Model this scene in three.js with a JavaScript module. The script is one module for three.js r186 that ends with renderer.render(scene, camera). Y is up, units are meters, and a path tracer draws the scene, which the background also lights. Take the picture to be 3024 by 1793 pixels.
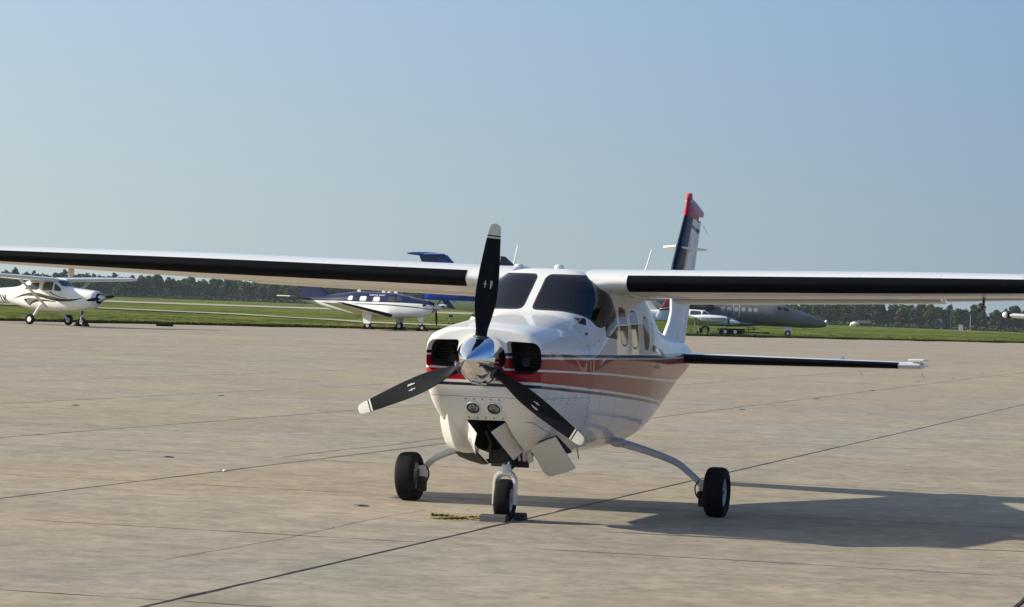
import * as THREE from 'three';
import { mergeGeometries } from 'three/addons/utils/BufferGeometryUtils.js';
import { RoundedBoxGeometry } from 'three/addons/geometries/RoundedBoxGeometry.js';

// ---------------------------------------------------------------- camera, sky, sun, exposure
const scene = new THREE.Scene();
const EXPO = 1.4;
const camera = new THREE.PerspectiveCamera(2 * Math.atan(896.5 / 9303.5) * 180 / Math.PI, 1024 / 607, 0.3, 12000);
camera.position.set(0, 1.669, 0);
camera.rotation.order = 'YXZ';
camera.rotation.set(0.0004, 0, 0.0372);
const SUN = new THREE.Vector3(-2.22, 1, -0.2).normalize();

const clamp = (x, a = 0, b = 1) => Math.min(b, Math.max(a, x));
const sstep = (a, b, x) => { const t = clamp((x - a) / (b - a)); return t * t * (3 - 2 * t); };
const lin = (c) => { c /= 255; return c <= 0.04045 ? c / 12.92 : Math.pow((c + 0.055) / 1.055, 2.4); };
const L3 = (r, g, b) => [lin(r), lin(g), lin(b)];
{
  const w = 1024, h = 1024, d = new Float32Array(w * h * 4);
  const keys = [[-90, L3(110, 105, 95)], [-1, L3(146, 162, 173)], [0, L3(148, 165, 177)], [2, L3(144, 166, 184)], [5.8, L3(128, 162, 200)], [14, L3(104, 148, 206)], [35, L3(60, 102, 165)], [90, L3(36, 70, 126)]];
  for (let j = 0; j < h; j++) {
    const el = ((j + 0.5) / h - 0.5) * 180;
    let k = 0; while (k < keys.length - 2 && el > keys[k + 1][0]) k++;
    const t = clamp((el - keys[k][0]) / (keys[k + 1][0] - keys[k][0]));
    const c = [0, 1, 2].map((i) => keys[k][1][i] * (1 - t) + keys[k + 1][1][i] * t);
    const y = Math.sin(el * Math.PI / 180), r = Math.cos(el * Math.PI / 180);
    for (let i = 0; i < w; i++) {
      const a = ((i + 0.5) / w - 0.5) * 2 * Math.PI;
      const cs = SUN.x * r * Math.cos(a) + SUN.y * y + SUN.z * r * Math.sin(a);
      const g = Math.max(0, cs + 0.1), hz = 0.55 + 0.45 * Math.exp(-Math.max(0, el) / 25);
      const o = (j * w + i) * 4, m = el < -2 ? 0.2 : 1;
      d[o] = (c[0] + (0.71 * g + 0.2 * g ** 8) * hz * m) / EXPO; d[o + 1] = (c[1] + (0.72 * g + 0.2 * g ** 8) * hz * m) / EXPO; d[o + 2] = (c[2] + (0.53 * g + 0.16 * g ** 8) * hz * m) / EXPO; d[o + 3] = 1;
    }
  }
  const t = new THREE.DataTexture(d, w, h, THREE.RGBAFormat, THREE.FloatType);
  t.mapping = THREE.EquirectangularReflectionMapping; t.magFilter = THREE.LinearFilter; t.minFilter = THREE.LinearFilter; t.needsUpdate = true;
  scene.background = t; scene.environment = t;
}
const sun = new THREE.DirectionalLight(new THREE.Color(1, 0.91, 0.76), 5);
sun.position.set(0, 0, -25).addScaledVector(SUN, 60);
sun.target.position.set(0, 0, -25); scene.add(sun.target);
sun.castShadow = true; sun.shadow.mapSize.set(2048, 2048);
Object.assign(sun.shadow.camera, { left: -25, right: 25, top: 20, bottom: -20, near: 1, far: 140 });
scene.add(sun);
scene.fog = new THREE.FogExp2(new THREE.Color(0.62, 0.72, 0.8), 0.00007);

const renderer = new THREE.WebGLRenderer({ antialias: true });
renderer.toneMapping = THREE.LinearToneMapping; renderer.toneMappingExposure = EXPO;
renderer.shadowMap.enabled = true;

// ---------------------------------------------------------------- helpers
let seed = 12345;
const rnd = () => { seed = (seed * 1664525 + 1013904223) >>> 0; return seed / 4294967296; };
const rr = (a, b) => a + (b - a) * rnd();
const V = (x, y, z) => new THREE.Vector3(x, y, z);
const used = {};
const each = (parent, name, list, mat) => list.forEach((g) => part(parent, name, g, mat));
function numbered(name) { const n = used[name] = (used[name] ?? -1) + 1; return n ? `${name}_${String(n).padStart(3, '0')}` : name; }
function tag(o, label, category, group) { o.userData.label = label; o.userData.category = category; if (group) o.userData.group = group; return o; }
function thing(name, label, category, group) { const o = new THREE.Group(); o.name = numbered(name); scene.add(o); return tag(o, label, category, group); }
function part(parent, name, geo, mat, label) {
  const m = new THREE.Mesh(Array.isArray(geo) ? merge(geo) : geo, mat); m.name = name; m.castShadow = m.receiveShadow = true;
  if (label) m.userData.label = label; parent.add(m); return m;
}
function structure(name, geo, mat) { const m = geo ? new THREE.Mesh(geo, mat) : new THREE.Group(); m.name = name; m.userData.kind = 'structure'; if (geo) m.castShadow = m.receiveShadow = true; scene.add(m); return m; }
function merge(list) {
  return mergeGeometries(list.map((g) => { g = g.index ? g.toNonIndexed() : g; const q = new THREE.BufferGeometry(); q.setAttribute('position', g.attributes.position); q.setAttribute('normal', g.attributes.normal); q.setAttribute('uv', g.attributes.uv ?? new THREE.BufferAttribute(new Float32Array(g.attributes.position.count * 2), 2)); return q; }));
}
const box = (w, h, d, x = 0, y = 0, z = 0, r = 0) => (r ? new RoundedBoxGeometry(w, h, d, 2, r) : new THREE.BoxGeometry(w, h, d)).translate(x, y, z);
function bar(a, b, ra, rb = ra, n = 12) {
  const d = b.clone().sub(a), g = new THREE.CylinderGeometry(rb, ra, d.length(), n);
  g.applyQuaternion(new THREE.Quaternion().setFromUnitVectors(V(0, 1, 0), d.clone().normalize()));
  return g.translate((a.x + b.x) / 2, (a.y + b.y) / 2, (a.z + b.z) / 2);
}
function tube(pts, r0, r1 = r0, seg = 24, n = 10) {
  const c = new THREE.CatmullRomCurve3(pts), g = new THREE.TubeGeometry(c, seg, 1, n, false), p = g.attributes.position, nn = g.attributes.normal;
  for (let i = 0; i <= seg; i++) { const q = c.getPointAt(i / seg), r = r0 + (r1 - r0) * i / seg; for (let j = 0; j <= n; j++) { const k = i * (n + 1) + j; p.setXYZ(k, q.x + nn.getX(k) * r, q.y + nn.getY(k) * r, q.z + nn.getZ(k) * r); } }
  return g;
}
function interp(keys, s) { // monotone cubic through rows [s, ...values], s falling
  const n = keys.length, m = keys[0].length - 1; let k = 0; while (k < n - 2 && s < keys[k + 1][0]) k++;
  const a = keys[k], b = keys[k + 1], h = b[0] - a[0], t = clamp((s - a[0]) / h), out = [];
  const slope = (i, c) => { if (i <= 0 || i >= n - 1) { const j = i <= 0 ? 0 : n - 2; return (keys[j + 1][c] - keys[j][c]) / (keys[j + 1][0] - keys[j][0]); } const l = (keys[i][c] - keys[i - 1][c]) / (keys[i][0] - keys[i - 1][0]), r = (keys[i + 1][c] - keys[i][c]) / (keys[i + 1][0] - keys[i][0]); return l * r <= 0 ? 0 : 2 * l * r / (l + r); };
  for (let c = 1; c <= m; c++) {
    const d0 = slope(k, c) * h, d1 = slope(k + 1, c) * h, t2 = t * t, t3 = t2 * t;
    out.push(a[c] * (2 * t3 - 3 * t2 + 1) + d0 * (t3 - 2 * t2 + t) + b[c] * (-2 * t3 + 3 * t2) + d1 * (t3 - t2));
  }
  return out;
}
// a body of stations [z, half width, y of the widest line, top, bottom, squareness above, below, nose slant]
function bodyPoint(K, s, th) {
  const [w, yM, yT, yB, nU, nL, a = 0] = interp(K, s), c = Math.cos(th), q = Math.sin(th), n = q >= 0 ? nU : nL;
  const x = w * Math.sign(c) * Math.abs(c) ** (2 / n), y = yM + (q >= 0 ? yT - yM : yM - yB) * Math.sign(q) * Math.abs(q) ** (2 / n);
  const dy = Math.max(0, 1.1 - y);
  return [x, y, s - a * dy * dy];
}
function gridMesh(rows, closed = true) { // rows of points -> {P,N,U,I}
  const R = rows.length, C = rows[0].length, P = [], N = [], I = [];
  for (let i = 0; i < R; i++) for (let j = 0; j < C; j++) {
    const p = rows[i][j]; P.push(...p);
    const jm = closed ? (j + C - 1) % C : Math.max(0, j - 1), jp = closed ? (j + 1) % C : Math.min(C - 1, j + 1), im = Math.max(0, i - 1), ip = Math.min(R - 1, i + 1);
    const a = rows[i][jp], b = rows[i][jm], e = rows[ip][j], f = rows[im][j];
    const u = [a[0] - b[0], a[1] - b[1], a[2] - b[2]], v = [e[0] - f[0], e[1] - f[1], e[2] - f[2]];
    let n = [u[1] * v[2] - u[2] * v[1], u[2] * v[0] - u[0] * v[2], u[0] * v[1] - u[1] * v[0]]; const l = Math.hypot(...n) || 1; N.push(-n[0] / l, -n[1] / l, -n[2] / l);
  }
  const W = closed ? C : C - 1;
  for (let i = 0; i < R - 1; i++) for (let j = 0; j < W; j++) { const a = i * C + j, b = i * C + (j + 1) % C, c = a + C, d = b + C; I.push(a, c, b, b, c, d); }
  const m = [0, 0, 0]; for (let i = 0; i < P.length; i++) m[i % 3] += P[i] * 3 / P.length;
  let o = 0; for (let i = 0; i < P.length; i += 3) o += N[i] * (P[i] - m[0]) + N[i + 1] * (P[i + 1] - m[1]) + N[i + 2] * (P[i + 2] - m[2]);
  if (o < 0) for (let i = 0; i < N.length; i++) N[i] = -N[i];
  let f = 0; for (let i = 0; i < I.length; i += 3) { const [a, b, c] = [I[i] * 3, I[i + 1] * 3, I[i + 2] * 3], u = [P[b] - P[a], P[b + 1] - P[a + 1], P[b + 2] - P[a + 2]], v = [P[c] - P[a], P[c + 1] - P[a + 1], P[c + 2] - P[a + 2]]; f += Math.sign((u[1] * v[2] - u[2] * v[1]) * N[a] + (u[2] * v[0] - u[0] * v[2]) * N[a + 1] + (u[0] * v[1] - u[1] * v[0]) * N[a + 2]); }
  if (f < 0) for (let i = 0; i < I.length; i += 3) [I[i + 1], I[i + 2]] = [I[i + 2], I[i + 1]];
  return { P, N, I };
}
function subset(M, I) { const map = new Map(), P = [], N = [], J = []; for (const i of I) { let k = map.get(i); if (k === undefined) { k = P.length / 3; map.set(i, k); P.push(M.P[3 * i], M.P[3 * i + 1], M.P[3 * i + 2]); N.push(M.N[3 * i], M.N[3 * i + 1], M.N[3 * i + 2]); } J.push(k); } return { P, N, I: J }; }
function cut(M, f) { // split a mesh along f = 0: [outside, inside, edge segments]
  const P = M.P.slice(), N = M.N.slice(), nv = P.length / 3, v = new Float64Array(nv), out = [], inn = [], segs = [], cache = new Map();
  for (let i = 0; i < nv; i++) v[i] = f(P[3 * i], P[3 * i + 1], P[3 * i + 2]) || 1e-9;
  const mid = (a, b) => { const key = a < b ? a * 4e6 + b : b * 4e6 + a; let k = cache.get(key); if (k === undefined) { const t = v[a] / (v[a] - v[b]); k = P.length / 3; for (let c = 0; c < 3; c++) P.push(P[3 * a + c] + (P[3 * b + c] - P[3 * a + c]) * t); for (let c = 0; c < 3; c++) N.push(N[3 * a + c] + (N[3 * b + c] - N[3 * a + c]) * t); cache.set(key, k); } return k; };
  for (let i = 0; i < M.I.length; i += 3) {
    let [a, b, c] = [M.I[i], M.I[i + 1], M.I[i + 2]]; const s = (v[a] < 0) + (v[b] < 0) + (v[c] < 0);
    if (s === 0) out.push(a, b, c); else if (s === 3) inn.push(a, b, c);
    else {
      const lone = s === 1; while ((v[a] < 0) !== lone || (v[b] < 0) === lone) [a, b, c] = [b, c, a];
      const p = mid(a, b), q = mid(a, c); (lone ? inn : out).push(a, p, q); (lone ? out : inn).push(p, b, c, p, c, q);
      segs.push([P.slice(3 * p, 3 * p + 3), P.slice(3 * q, 3 * q + 3)]);
    }
  }
  const all = { P, N }; return [subset(all, out), subset(all, inn), segs];
}
function toGeo(M, uv) {
  const g = new THREE.BufferGeometry(), n = M.P.length / 3, U = new Float32Array(n * 2);
  if (uv) for (let i = 0; i < n; i++) { const t = uv(M.P[3 * i], M.P[3 * i + 1], M.P[3 * i + 2]); U[2 * i] = t[0]; U[2 * i + 1] = t[1]; }
  g.setAttribute('position', new THREE.Float32BufferAttribute(M.P, 3)); g.setAttribute('normal', new THREE.Float32BufferAttribute(M.N, 3)); g.setAttribute('uv', new THREE.BufferAttribute(U, 2)); g.setIndex(M.I); return g;
}
function roundPoly(pts, r) { const out = [], n = pts.length; for (let i = 0; i < n; i++) { const a = pts[(i + n - 1) % n], b = pts[i], c = pts[(i + 1) % n], la = Math.hypot(a[0] - b[0], a[1] - b[1]), lc = Math.hypot(c[0] - b[0], c[1] - b[1]), ra = Math.min(r, la * 0.48) / la, rc = Math.min(r, lc * 0.48) / lc, p = [b[0] + (a[0] - b[0]) * ra, b[1] + (a[1] - b[1]) * ra], q = [b[0] + (c[0] - b[0]) * rc, b[1] + (c[1] - b[1]) * rc]; for (let k = 0; k <= 5; k++) { const t = k / 5; out.push([p[0] * (1 - t) ** 2 + 2 * b[0] * t * (1 - t) + q[0] * t * t, p[1] * (1 - t) ** 2 + 2 * b[1] * t * (1 - t) + q[1] * t * t]); } } return out; }
function sdPoly(px, py, v) { let d = 1e9, s = 1; for (let i = 0, j = v.length - 1; i < v.length; j = i, i++) { const ex = v[j][0] - v[i][0], ey = v[j][1] - v[i][1], wx = px - v[i][0], wy = py - v[i][1], t = clamp((wx * ex + wy * ey) / (ex * ex + ey * ey)), bx = wx - ex * t, by = wy - ey * t; d = Math.min(d, bx * bx + by * by); const c1 = py >= v[i][1], c2 = py < v[j][1], c3 = ex * wy > ey * wx; if ((c1 && c2 && c3) || (!c1 && !c2 && !c3)) s = -s; } return s * Math.sqrt(d); }
// aerofoil surfaces: stations {x, y, z (leading edge), c, t, inc}
function foil(u, c, t, inc, camber = 0.02) { // u from -1 (lower trailing edge) through 0 (nose) to 1 (upper)
  const x = (1 - Math.cos(Math.PI * Math.abs(u))) / 2, yt = 5 * t * (0.2969 * Math.sqrt(x) - 0.126 * x - 0.3516 * x * x + 0.2843 * x ** 3 - 0.1036 * x ** 4), yc = camber * 4 * x * (1 - x) * 0.9;
  const y = c * (yc + (u >= 0 ? yt : -yt)), z = -c * x; return [y + z * Math.sin(inc), z * Math.cos(inc)];
}
function wingRows(S, n = 40, u0 = -1, u1 = 1, off = 0, camber) {
  return S.map((s) => { const row = []; for (let i = 0; i <= n; i++) { const u = u0 + (u1 - u0) * i / n; const [y, z] = foil(u, s.c, s.t, s.inc || 0, camber); let oy = 0, oz = 0; if (off) { const [ya, za] = foil(u - 0.01, s.c, s.t, s.inc || 0, camber), [yb, zb] = foil(u + 0.01, s.c, s.t, s.inc || 0, camber), l = Math.hypot(yb - ya, zb - za); oy = -(zb - za) / l * off; oz = (yb - ya) / l * off; } row.push(s.up ? [s.x + (y + oy), s.y, s.z + z + oz] : [s.x, s.y + y + oy, s.z + z + oz]); } return row; });
}
function fixNormals(g) { g.computeVertexNormals(); return g; }
function wingGeo(S, o = {}) {
  const { n = 40, u0 = -1, u1 = 1, off = 0, cap = true, camber, uv } = o, rows = wingRows(S, n, u0, u1, off, camber), M = gridMesh(rows, false), g = [toGeo(M, uv)];
  const capRow = (row) => { const c = [0, 1, 2].map((k) => row.reduce((a, p) => a + p[k], 0) / row.length), sh = { P: [], N: [], I: [] }; for (let i = 0; i < row.length - 1; i++) { const b = sh.P.length / 3; sh.P.push(...row[i], ...row[i + 1], ...c); const e = row[i], f = row[i + 1], u = [f[0] - e[0], f[1] - e[1], f[2] - e[2]], w = [c[0] - e[0], c[1] - e[1], c[2] - e[2]], nn = [u[1] * w[2] - u[2] * w[1], u[2] * w[0] - u[0] * w[2], u[0] * w[1] - u[1] * w[0]], l = Math.hypot(...nn) || 1; for (let k = 0; k < 3; k++) sh.N.push(nn[0] / l, nn[1] / l, nn[2] / l); sh.I.push(b, b + 1, b + 2); } return toGeo(sh, uv); };
  if (cap) g.push(capRow(rows[0]), capRow(rows[rows.length - 1]));
  return merge(g);
}
function geoMesh(g) { g = g.index ? g.toNonIndexed() : g; return { P: [...g.attributes.position.array], N: [...g.attributes.normal.array], I: Array.from({ length: g.attributes.position.count }, (_, i) => i) }; }
function panel(pts, th) { // a bent flat panel through 3D points, with thickness
  const p = pts.map((a) => V(...a)), n = new THREE.Vector3(); for (let i = 0; i < p.length; i++) { const a = p[i], b = p[(i + 1) % p.length]; n.x += (a.y - b.y) * (a.z + b.z); n.y += (a.z - b.z) * (a.x + b.x); n.z += (a.x - b.x) * (a.y + b.y); } n.normalize();
  const pos = [], tri = (a, b, c) => pos.push(a.x, a.y, a.z, b.x, b.y, b.z, c.x, c.y, c.z), q = p.map((a) => a.clone().addScaledVector(n, -th)), c1 = p.reduce((a, b) => a.add(b), V(0, 0, 0)).divideScalar(p.length), c2 = c1.clone().addScaledVector(n, -th);
  for (let i = 0; i < p.length; i++) { const j = (i + 1) % p.length; tri(p[i], p[j], c1); tri(q[j], q[i], c2); tri(p[i], q[i], p[j]); tri(p[j], q[i], q[j]); }
  const g = new THREE.BufferGeometry(); g.setAttribute('position', new THREE.Float32BufferAttribute(pos, 3)); g.computeVertexNormals(); return g;
}
// ---------------------------------------------------------------- textures
function valueNoise(size, period, sd) { // periodic smooth noise sampler on a lattice
  const t = new Float32Array(period * period); let s = sd; for (let i = 0; i < t.length; i++) { s = (s * 1664525 + 1013904223) >>> 0; t[i] = s / 4294967296; }
  return (x, y) => { x = x / size * period; y = y / size * period; const xi = Math.floor(x), yi = Math.floor(y); let fx = x - xi, fy = y - yi; fx = fx * fx * (3 - 2 * fx); fy = fy * fy * (3 - 2 * fy); const a = ((xi % period) + period) % period, b = ((yi % period) + period) % period, c = (a + 1) % period, e = (b + 1) % period; return (t[b * period + a] * (1 - fx) + t[b * period + c] * fx) * (1 - fy) + (t[e * period + a] * (1 - fx) + t[e * period + c] * fx) * fy; };
}
function dataTex(size, fn, srgb = true) {
  const d = new Uint8Array(size * size * 4); for (let y = 0; y < size; y++) for (let x = 0; x < size; x++) { const c = fn(x, y), o = (y * size + x) * 4; d[o] = clamp(c[0], 0, 255); d[o + 1] = clamp(c[1], 0, 255); d[o + 2] = clamp(c[2], 0, 255); d[o + 3] = 255; }
  const t = new THREE.DataTexture(d, size, size); t.wrapS = t.wrapT = THREE.RepeatWrapping; t.magFilter = THREE.LinearFilter; t.minFilter = THREE.LinearMipmapLinearFilter; t.generateMipmaps = true; if (srgb) t.colorSpace = THREE.SRGBColorSpace; t.needsUpdate = true; return t;
}
function canvasTex(w, h, draw, srgb = true) { const c = document.createElement('canvas'); c.width = w; c.height = h; const x = c.getContext('2d'); draw(x, w, h); const t = new THREE.CanvasTexture(c); if (srgb) t.colorSpace = THREE.SRGBColorSpace; t.magFilter = THREE.LinearFilter; t.needsUpdate = true; return t; }

// ---------------------------------------------------------------- materials
const paint = (o) => new THREE.MeshPhysicalMaterial({ roughness: 0.45, metalness: 0, specularIntensity: 0.2, clearcoat: 0.75, clearcoatRoughness: 0.03, side: THREE.DoubleSide, ...o });
const std = (o) => new THREE.MeshStandardMaterial({ side: THREE.DoubleSide, ...o });
const C = (r, g, b) => new THREE.Color(r, g, b);
const M = {
  white: paint({ color: C(0.78, 0.77, 0.74) }), whiteSatin: paint({ color: C(0.72, 0.71, 0.67), roughness: 0.5, clearcoat: 0.35, clearcoatRoughness: 0.2 }),
  boot: new THREE.MeshPhysicalMaterial({ color: C(0.006, 0.007, 0.009), roughness: 0.6, specularIntensity: 0.06, side: THREE.DoubleSide }), rubber: new THREE.MeshPhysicalMaterial({ color: C(0.008, 0.0085, 0.01), roughness: 0.75, specularIntensity: 0.3, side: THREE.DoubleSide }), black: std({ color: C(0.012, 0.013, 0.016), roughness: 0.5 }), voidBlack: std({ color: C(0.006, 0.006, 0.006), roughness: 0.9 }),
  blade: new THREE.MeshPhysicalMaterial({ color: C(0.009, 0.011, 0.015), roughness: 0.5, specularIntensity: 0.1, side: THREE.DoubleSide }), bladeTip: paint({ color: C(0.62, 0.62, 0.56), roughness: 0.4, clearcoat: 0.3 }),
  reflector: std({ color: C(0.6, 0.61, 0.62), metalness: 1, roughness: 0.1 }), chrome: std({ color: C(0.9, 0.9, 0.9), metalness: 1, roughness: 0.055 }), metal: std({ color: C(0.5, 0.5, 0.5), metalness: 1, roughness: 0.35 }), darkMetal: std({ color: C(0.1, 0.1, 0.1), metalness: 0.8, roughness: 0.45 }), greyPaint: paint({ color: C(0.42, 0.43, 0.44), roughness: 0.4 }),
  glass: new THREE.MeshPhysicalMaterial({ color: C(0.42, 0.46, 0.48), transmission: 1, thickness: 0, roughness: 0.02, ior: 1.5, side: THREE.DoubleSide }),
  clear: new THREE.MeshPhysicalMaterial({ color: C(0.93, 0.95, 0.95), transmission: 1, thickness: 0, roughness: 0.02, ior: 1.5, side: THREE.DoubleSide }),
  liner: std({ color: C(0.12, 0.118, 0.112), roughness: 0.9 }), seat: std({ color: C(0.06, 0.06, 0.065), roughness: 0.8 }), red: paint({ color: C(0.36, 0.018, 0.028) }),
  engine: std({ color: C(0.018, 0.018, 0.019), roughness: 0.6, metalness: 0.3 }),
};

// ---------------------------------------------------------------- ground: apron slabs, outer apron, grass, runway
const dirA = V(0.2504, 0, -0.9681), nrmA = V(0.9681, 0, 0.2504);                 // along and across the joints
const onApron = (ac, al, y = 0) => V(nrmA.x * ac + dirA.x * al, y, nrmA.z * ac + dirA.z * al);
const concreteMap = (() => {
  const n = [[3, 1], [7, 2], [17, 3], [41, 4], [97, 5], [211, 6], [509, 7], [1024, 8]].map(([p, s]) => valueNoise(2048, p, s * 7919));
  return dataTex(2048, (x, y) => {
    const big = n[0](x, y) * 0.5 + n[1](x, y) * 0.5 - 0.5, med = n[2](x, y) * 0.55 + n[3](x, y) * 0.45 - 0.5, fine = n[4](x, y) * 0.3 + n[5](x, y) * 0.3 + n[6](x, y) * 0.25 + n[7](x, y) * 0.15 - 0.5;
    const warm = n[1](y * 1, x * 1) - 0.5, v = 1 + big * 0.07 + med * 0.1 + fine * 0.4;
    const pit = n[6](x + 300, y) * n[5](y, x) > 0.72 ? 0.86 : 1;
    return [160 * v * pit + warm * 6, 151 * v * pit, 133 * v * pit - warm * 7];
  });
})();
const concreteBump = (() => { const n = [[300, 1], [700, 2], [1024, 3]].map(([p, s]) => valueNoise(1024, p, s * 31)); return dataTex(1024, (x, y) => { const v = 255 * (n[0](x, y) * 0.5 + n[1](x, y) * 0.3 + n[2](x, y) * 0.2); return [v, v, v]; }, false); })();
const concrete = [0.865, 0.835, 0.89, 0.855].map((k, i) => { const m = std({ map: concreteMap, roughness: 0.85, bumpMap: concreteBump, bumpScale: 0.003, color: C(k, k * (0.95 - 0.01 * (i % 2)), k * (0.895 - 0.03 * (i % 3))) }); return m; });
const SW = 4.03, SL = 4.93, AC0 = -6.0, AL0 = 16.06, GAP = 0.024;                 // slab width and length, where the joints lie
const edgeZ = (X) => 193 + 1.78 * X;                                                // far edge of the apron (distance) as X goes right
const ground = structure('apron');
{
  const quad = (a0, a1, l0, l1, rough) => { // a slab with its top at 0; near slabs have worn, uneven edges
    const base = [[a0, l0], [a1, l0], [a1, l1], [a0, l1]], wob = [], n = rough ? 14 : 1; for (let k = 0; k < 4; k++) { const p = base[k], q = base[(k + 1) % 4]; for (let s = 0; s < n; s++) { const t = s / n, w = rough && s ? rr(-0.006, 0.003) - (rnd() < 0.06 ? rr(0.006, 0.02) : 0) : 0, x = p[0] + (q[0] - p[0]) * t, y = p[1] + (q[1] - p[1]) * t; wob.push(k % 2 ? [x + w * (k === 1 ? 1 : -1), y] : [x, y - w * (k === 0 ? 1 : -1)]); } }
    const ca = (a0 + a1) / 2, cl = (l0 + l1) / 2, outline = (i) => wob.map(([a, l]) => [a + (ca - a) * i / ((a1 - a0) / 2), l + (cl - l) * i / ((l1 - l0) / 2)]), NV = wob.length;
    const bev = 0.006, g = new THREE.BufferGeometry(), pos = [], uv = [], idx = [];
    const ring = (i, y) => { for (const [a, l] of outline(i)) { const p = onApron(a, l, y); pos.push(p.x, p.y, p.z); uv.push(a / 21, l / 21); } };
    ring(0, -0.12); ring(0, -bev); ring(bev, 0); ring(bev, 0);
    for (let r = 0; r < 2; r++) for (let k = 0; k < NV; k++) { const a = r * NV + k, b = r * NV + (k + 1) % NV; idx.push(a, b, a + NV, b, b + NV, a + NV); }
    for (let k = 1; k < NV - 1; k++) idx.push(3 * NV, 3 * NV + k, 3 * NV + k + 1);
    g.setAttribute('position', new THREE.Float32BufferAttribute(pos, 3)); g.setAttribute('uv', new THREE.Float32BufferAttribute(uv, 2)); g.setIndex(idx); g.computeVertexNormals(); return g;
  };
  const far = [[], [], [], []]; let count = 0; const list = [];
  for (let i = -24; i < 30; i++) for (let j = -18; j < 56; j++) {
    const a0 = AC0 + i * SW, l0 = AL0 + j * SL, c = onApron(a0 + SW / 2, l0 + SL / 2), Z = -c.z, X = c.x;
    if (Z > edgeZ(X) + 0.5 || Z < -56 || X < -102 || X > 150) continue;
    list.push({ a0, l0, Z, X, view: Z > 12 && Math.abs(X) < Z * 0.165 + 3.5 });
  }
  list.sort((p, q) => p.Z - q.Z);
  for (const s of list) {
    const lane = (a) => a > -2.5 && a < -1.5 ? a + 0.26 : a, g = quad(lane(s.a0) + GAP / 2, lane(s.a0 + SW) - GAP / 2, s.l0 + 0.007, s.l0 + SL - 0.007, s.view && s.Z < 48), k = Math.floor(rnd() * 4);
    if (s.view && count < 290 && s.Z < 150) { const m = part(ground, count ? `slab_${String(count).padStart(3, '0')}` : 'slab', g, concrete[k]); m.castShadow = false; count++; } else far[k].push(g);
  }
  const rest = far.map((l) => mergeGeometries(l)); const fm = rest.map((g, k) => { const m = part(ground, 'slab_field', g, concrete[k]); m.userData.kind = 'stuff'; return m; });
  // sealant at the bottom of the joints, and the sub-base under everything
  const sealMat = std({ color: C(0.035, 0.03, 0.024), roughness: 0.9 });
  const sh = new THREE.Shape(); sh.moveTo(-104, -58); sh.lineTo(160, -58); sh.lineTo(160, edgeZ(160) - 0.6); sh.lineTo(-104, edgeZ(-104) - 0.6); const seal = new THREE.ShapeGeometry(sh).rotateX(-Math.PI / 2).translate(0, -0.016, 0); part(ground, 'joint_sealant', seal, sealMat);
  // hairline cracks that run beside two of the joints
  const crack = (a, l0, l1, w) => { const P = []; const n = 40; for (let i = 0; i <= n; i++) { const l = l0 + (l1 - l0) * i / n, a1 = a + 0.03 * Math.sin(l * 1.3) + rr(-0.012, 0.012); P.push([[...onApron(a1 - w, l, 0.002).toArray()], [...onApron(a1 + w * 0.5, l, 0.003).toArray()], [...onApron(a1 + w, l, 0.002).toArray()]]); } return toGeo(gridMesh(P, false)); };
  part(ground, 'pavement_crack', crack(-6.93, 18.5, 24.2, 0.0035), std({ color: C(0.2, 0.18, 0.15), roughness: 0.9 }));
  part(ground, 'pavement_crack', crack(-10.43, 31, 43, 0.012), std({ color: C(0.13, 0.115, 0.1), roughness: 0.9 }));
}
// terrain height: level near the apron, falling gently towards the wood
const terrainY = (X, Z) => -Math.max(0, Z - 380) * (0.0011 + 0.0006 * sstep(0, 150, X)) * (Z > 1600 ? 1600 / Z : 1);
const grassMap = (() => {
  const n = [[5, 1], [13, 2], [40, 3], [128, 4], [400, 5]].map(([p, s]) => valueNoise(1024, p, s * 104729));
  return dataTex(1024, (x, y) => { const a = n[0](x, y) * 0.4 + n[1](x, y) * 0.6 - 0.5, b = n[2](x, y) * 0.5 + n[3](x, y) * 0.5 - 0.5, f = n[4](x, y) - 0.5, v = 1 + a * 0.35 + b * 0.45 + f * 0.4, dry = clamp(0.35 + a * 1.4 + b * 0.9); return [(100 + 36 * dry) * v, (118 + 12 * dry) * v, (52 + 12 * dry) * v]; });
})();
{
  const xs = [], zs = []; for (let i = -60; i <= 60; i++) xs.push(Math.sign(i) * (Math.abs(i) / 60) ** 2.2 * 5000 + 0.001 * i); for (let j = 0; j <= 90; j++) zs.push(-600 + 600 * Math.min(1, j / 10) + (j > 10 ? ((j - 10) / 80) ** 2.2 * 8000 : 0));
  const rows = zs.map((z) => xs.map((x) => [x, terrainY(x, z) - 0.03, -z])), g = toGeo(gridMesh(rows, false), (x, y, z) => [x / 70, z / 70]); g.computeVertexNormals();
  const p = g.attributes.position, col = new Float32Array(p.count * 3), n1 = valueNoise(1, 1024, 5), n2 = valueNoise(1, 1024, 9);
  for (let i = 0; i < p.count; i++) { const v = 0.85 + 0.3 * n1(p.getX(i) / 30000, p.getZ(i) / 30000); col.set([v, v * (0.97 + 0.06 * n2(p.getX(i) / 9000, p.getZ(i) / 9000)), v], i * 3); }
  g.setAttribute('color', new THREE.BufferAttribute(col, 3));
  const m = structure('grass_field', g, new THREE.MeshPhysicalMaterial({ map: grassMap, vertexColors: true, roughness: 1, specularIntensity: 0.05, side: THREE.DoubleSide, color: C(0.67, 0.71, 0.58) }));
  // cut the field away where the apron lies: the field sheet dips under the apron
  for (let i = 0; i < p.count; i++) if (-p.getZ(i) < edgeZ(p.getX(i)) + 60 && p.getX(i) < 400) p.setY(i, Math.min(p.getY(i), -0.25));
}
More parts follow.
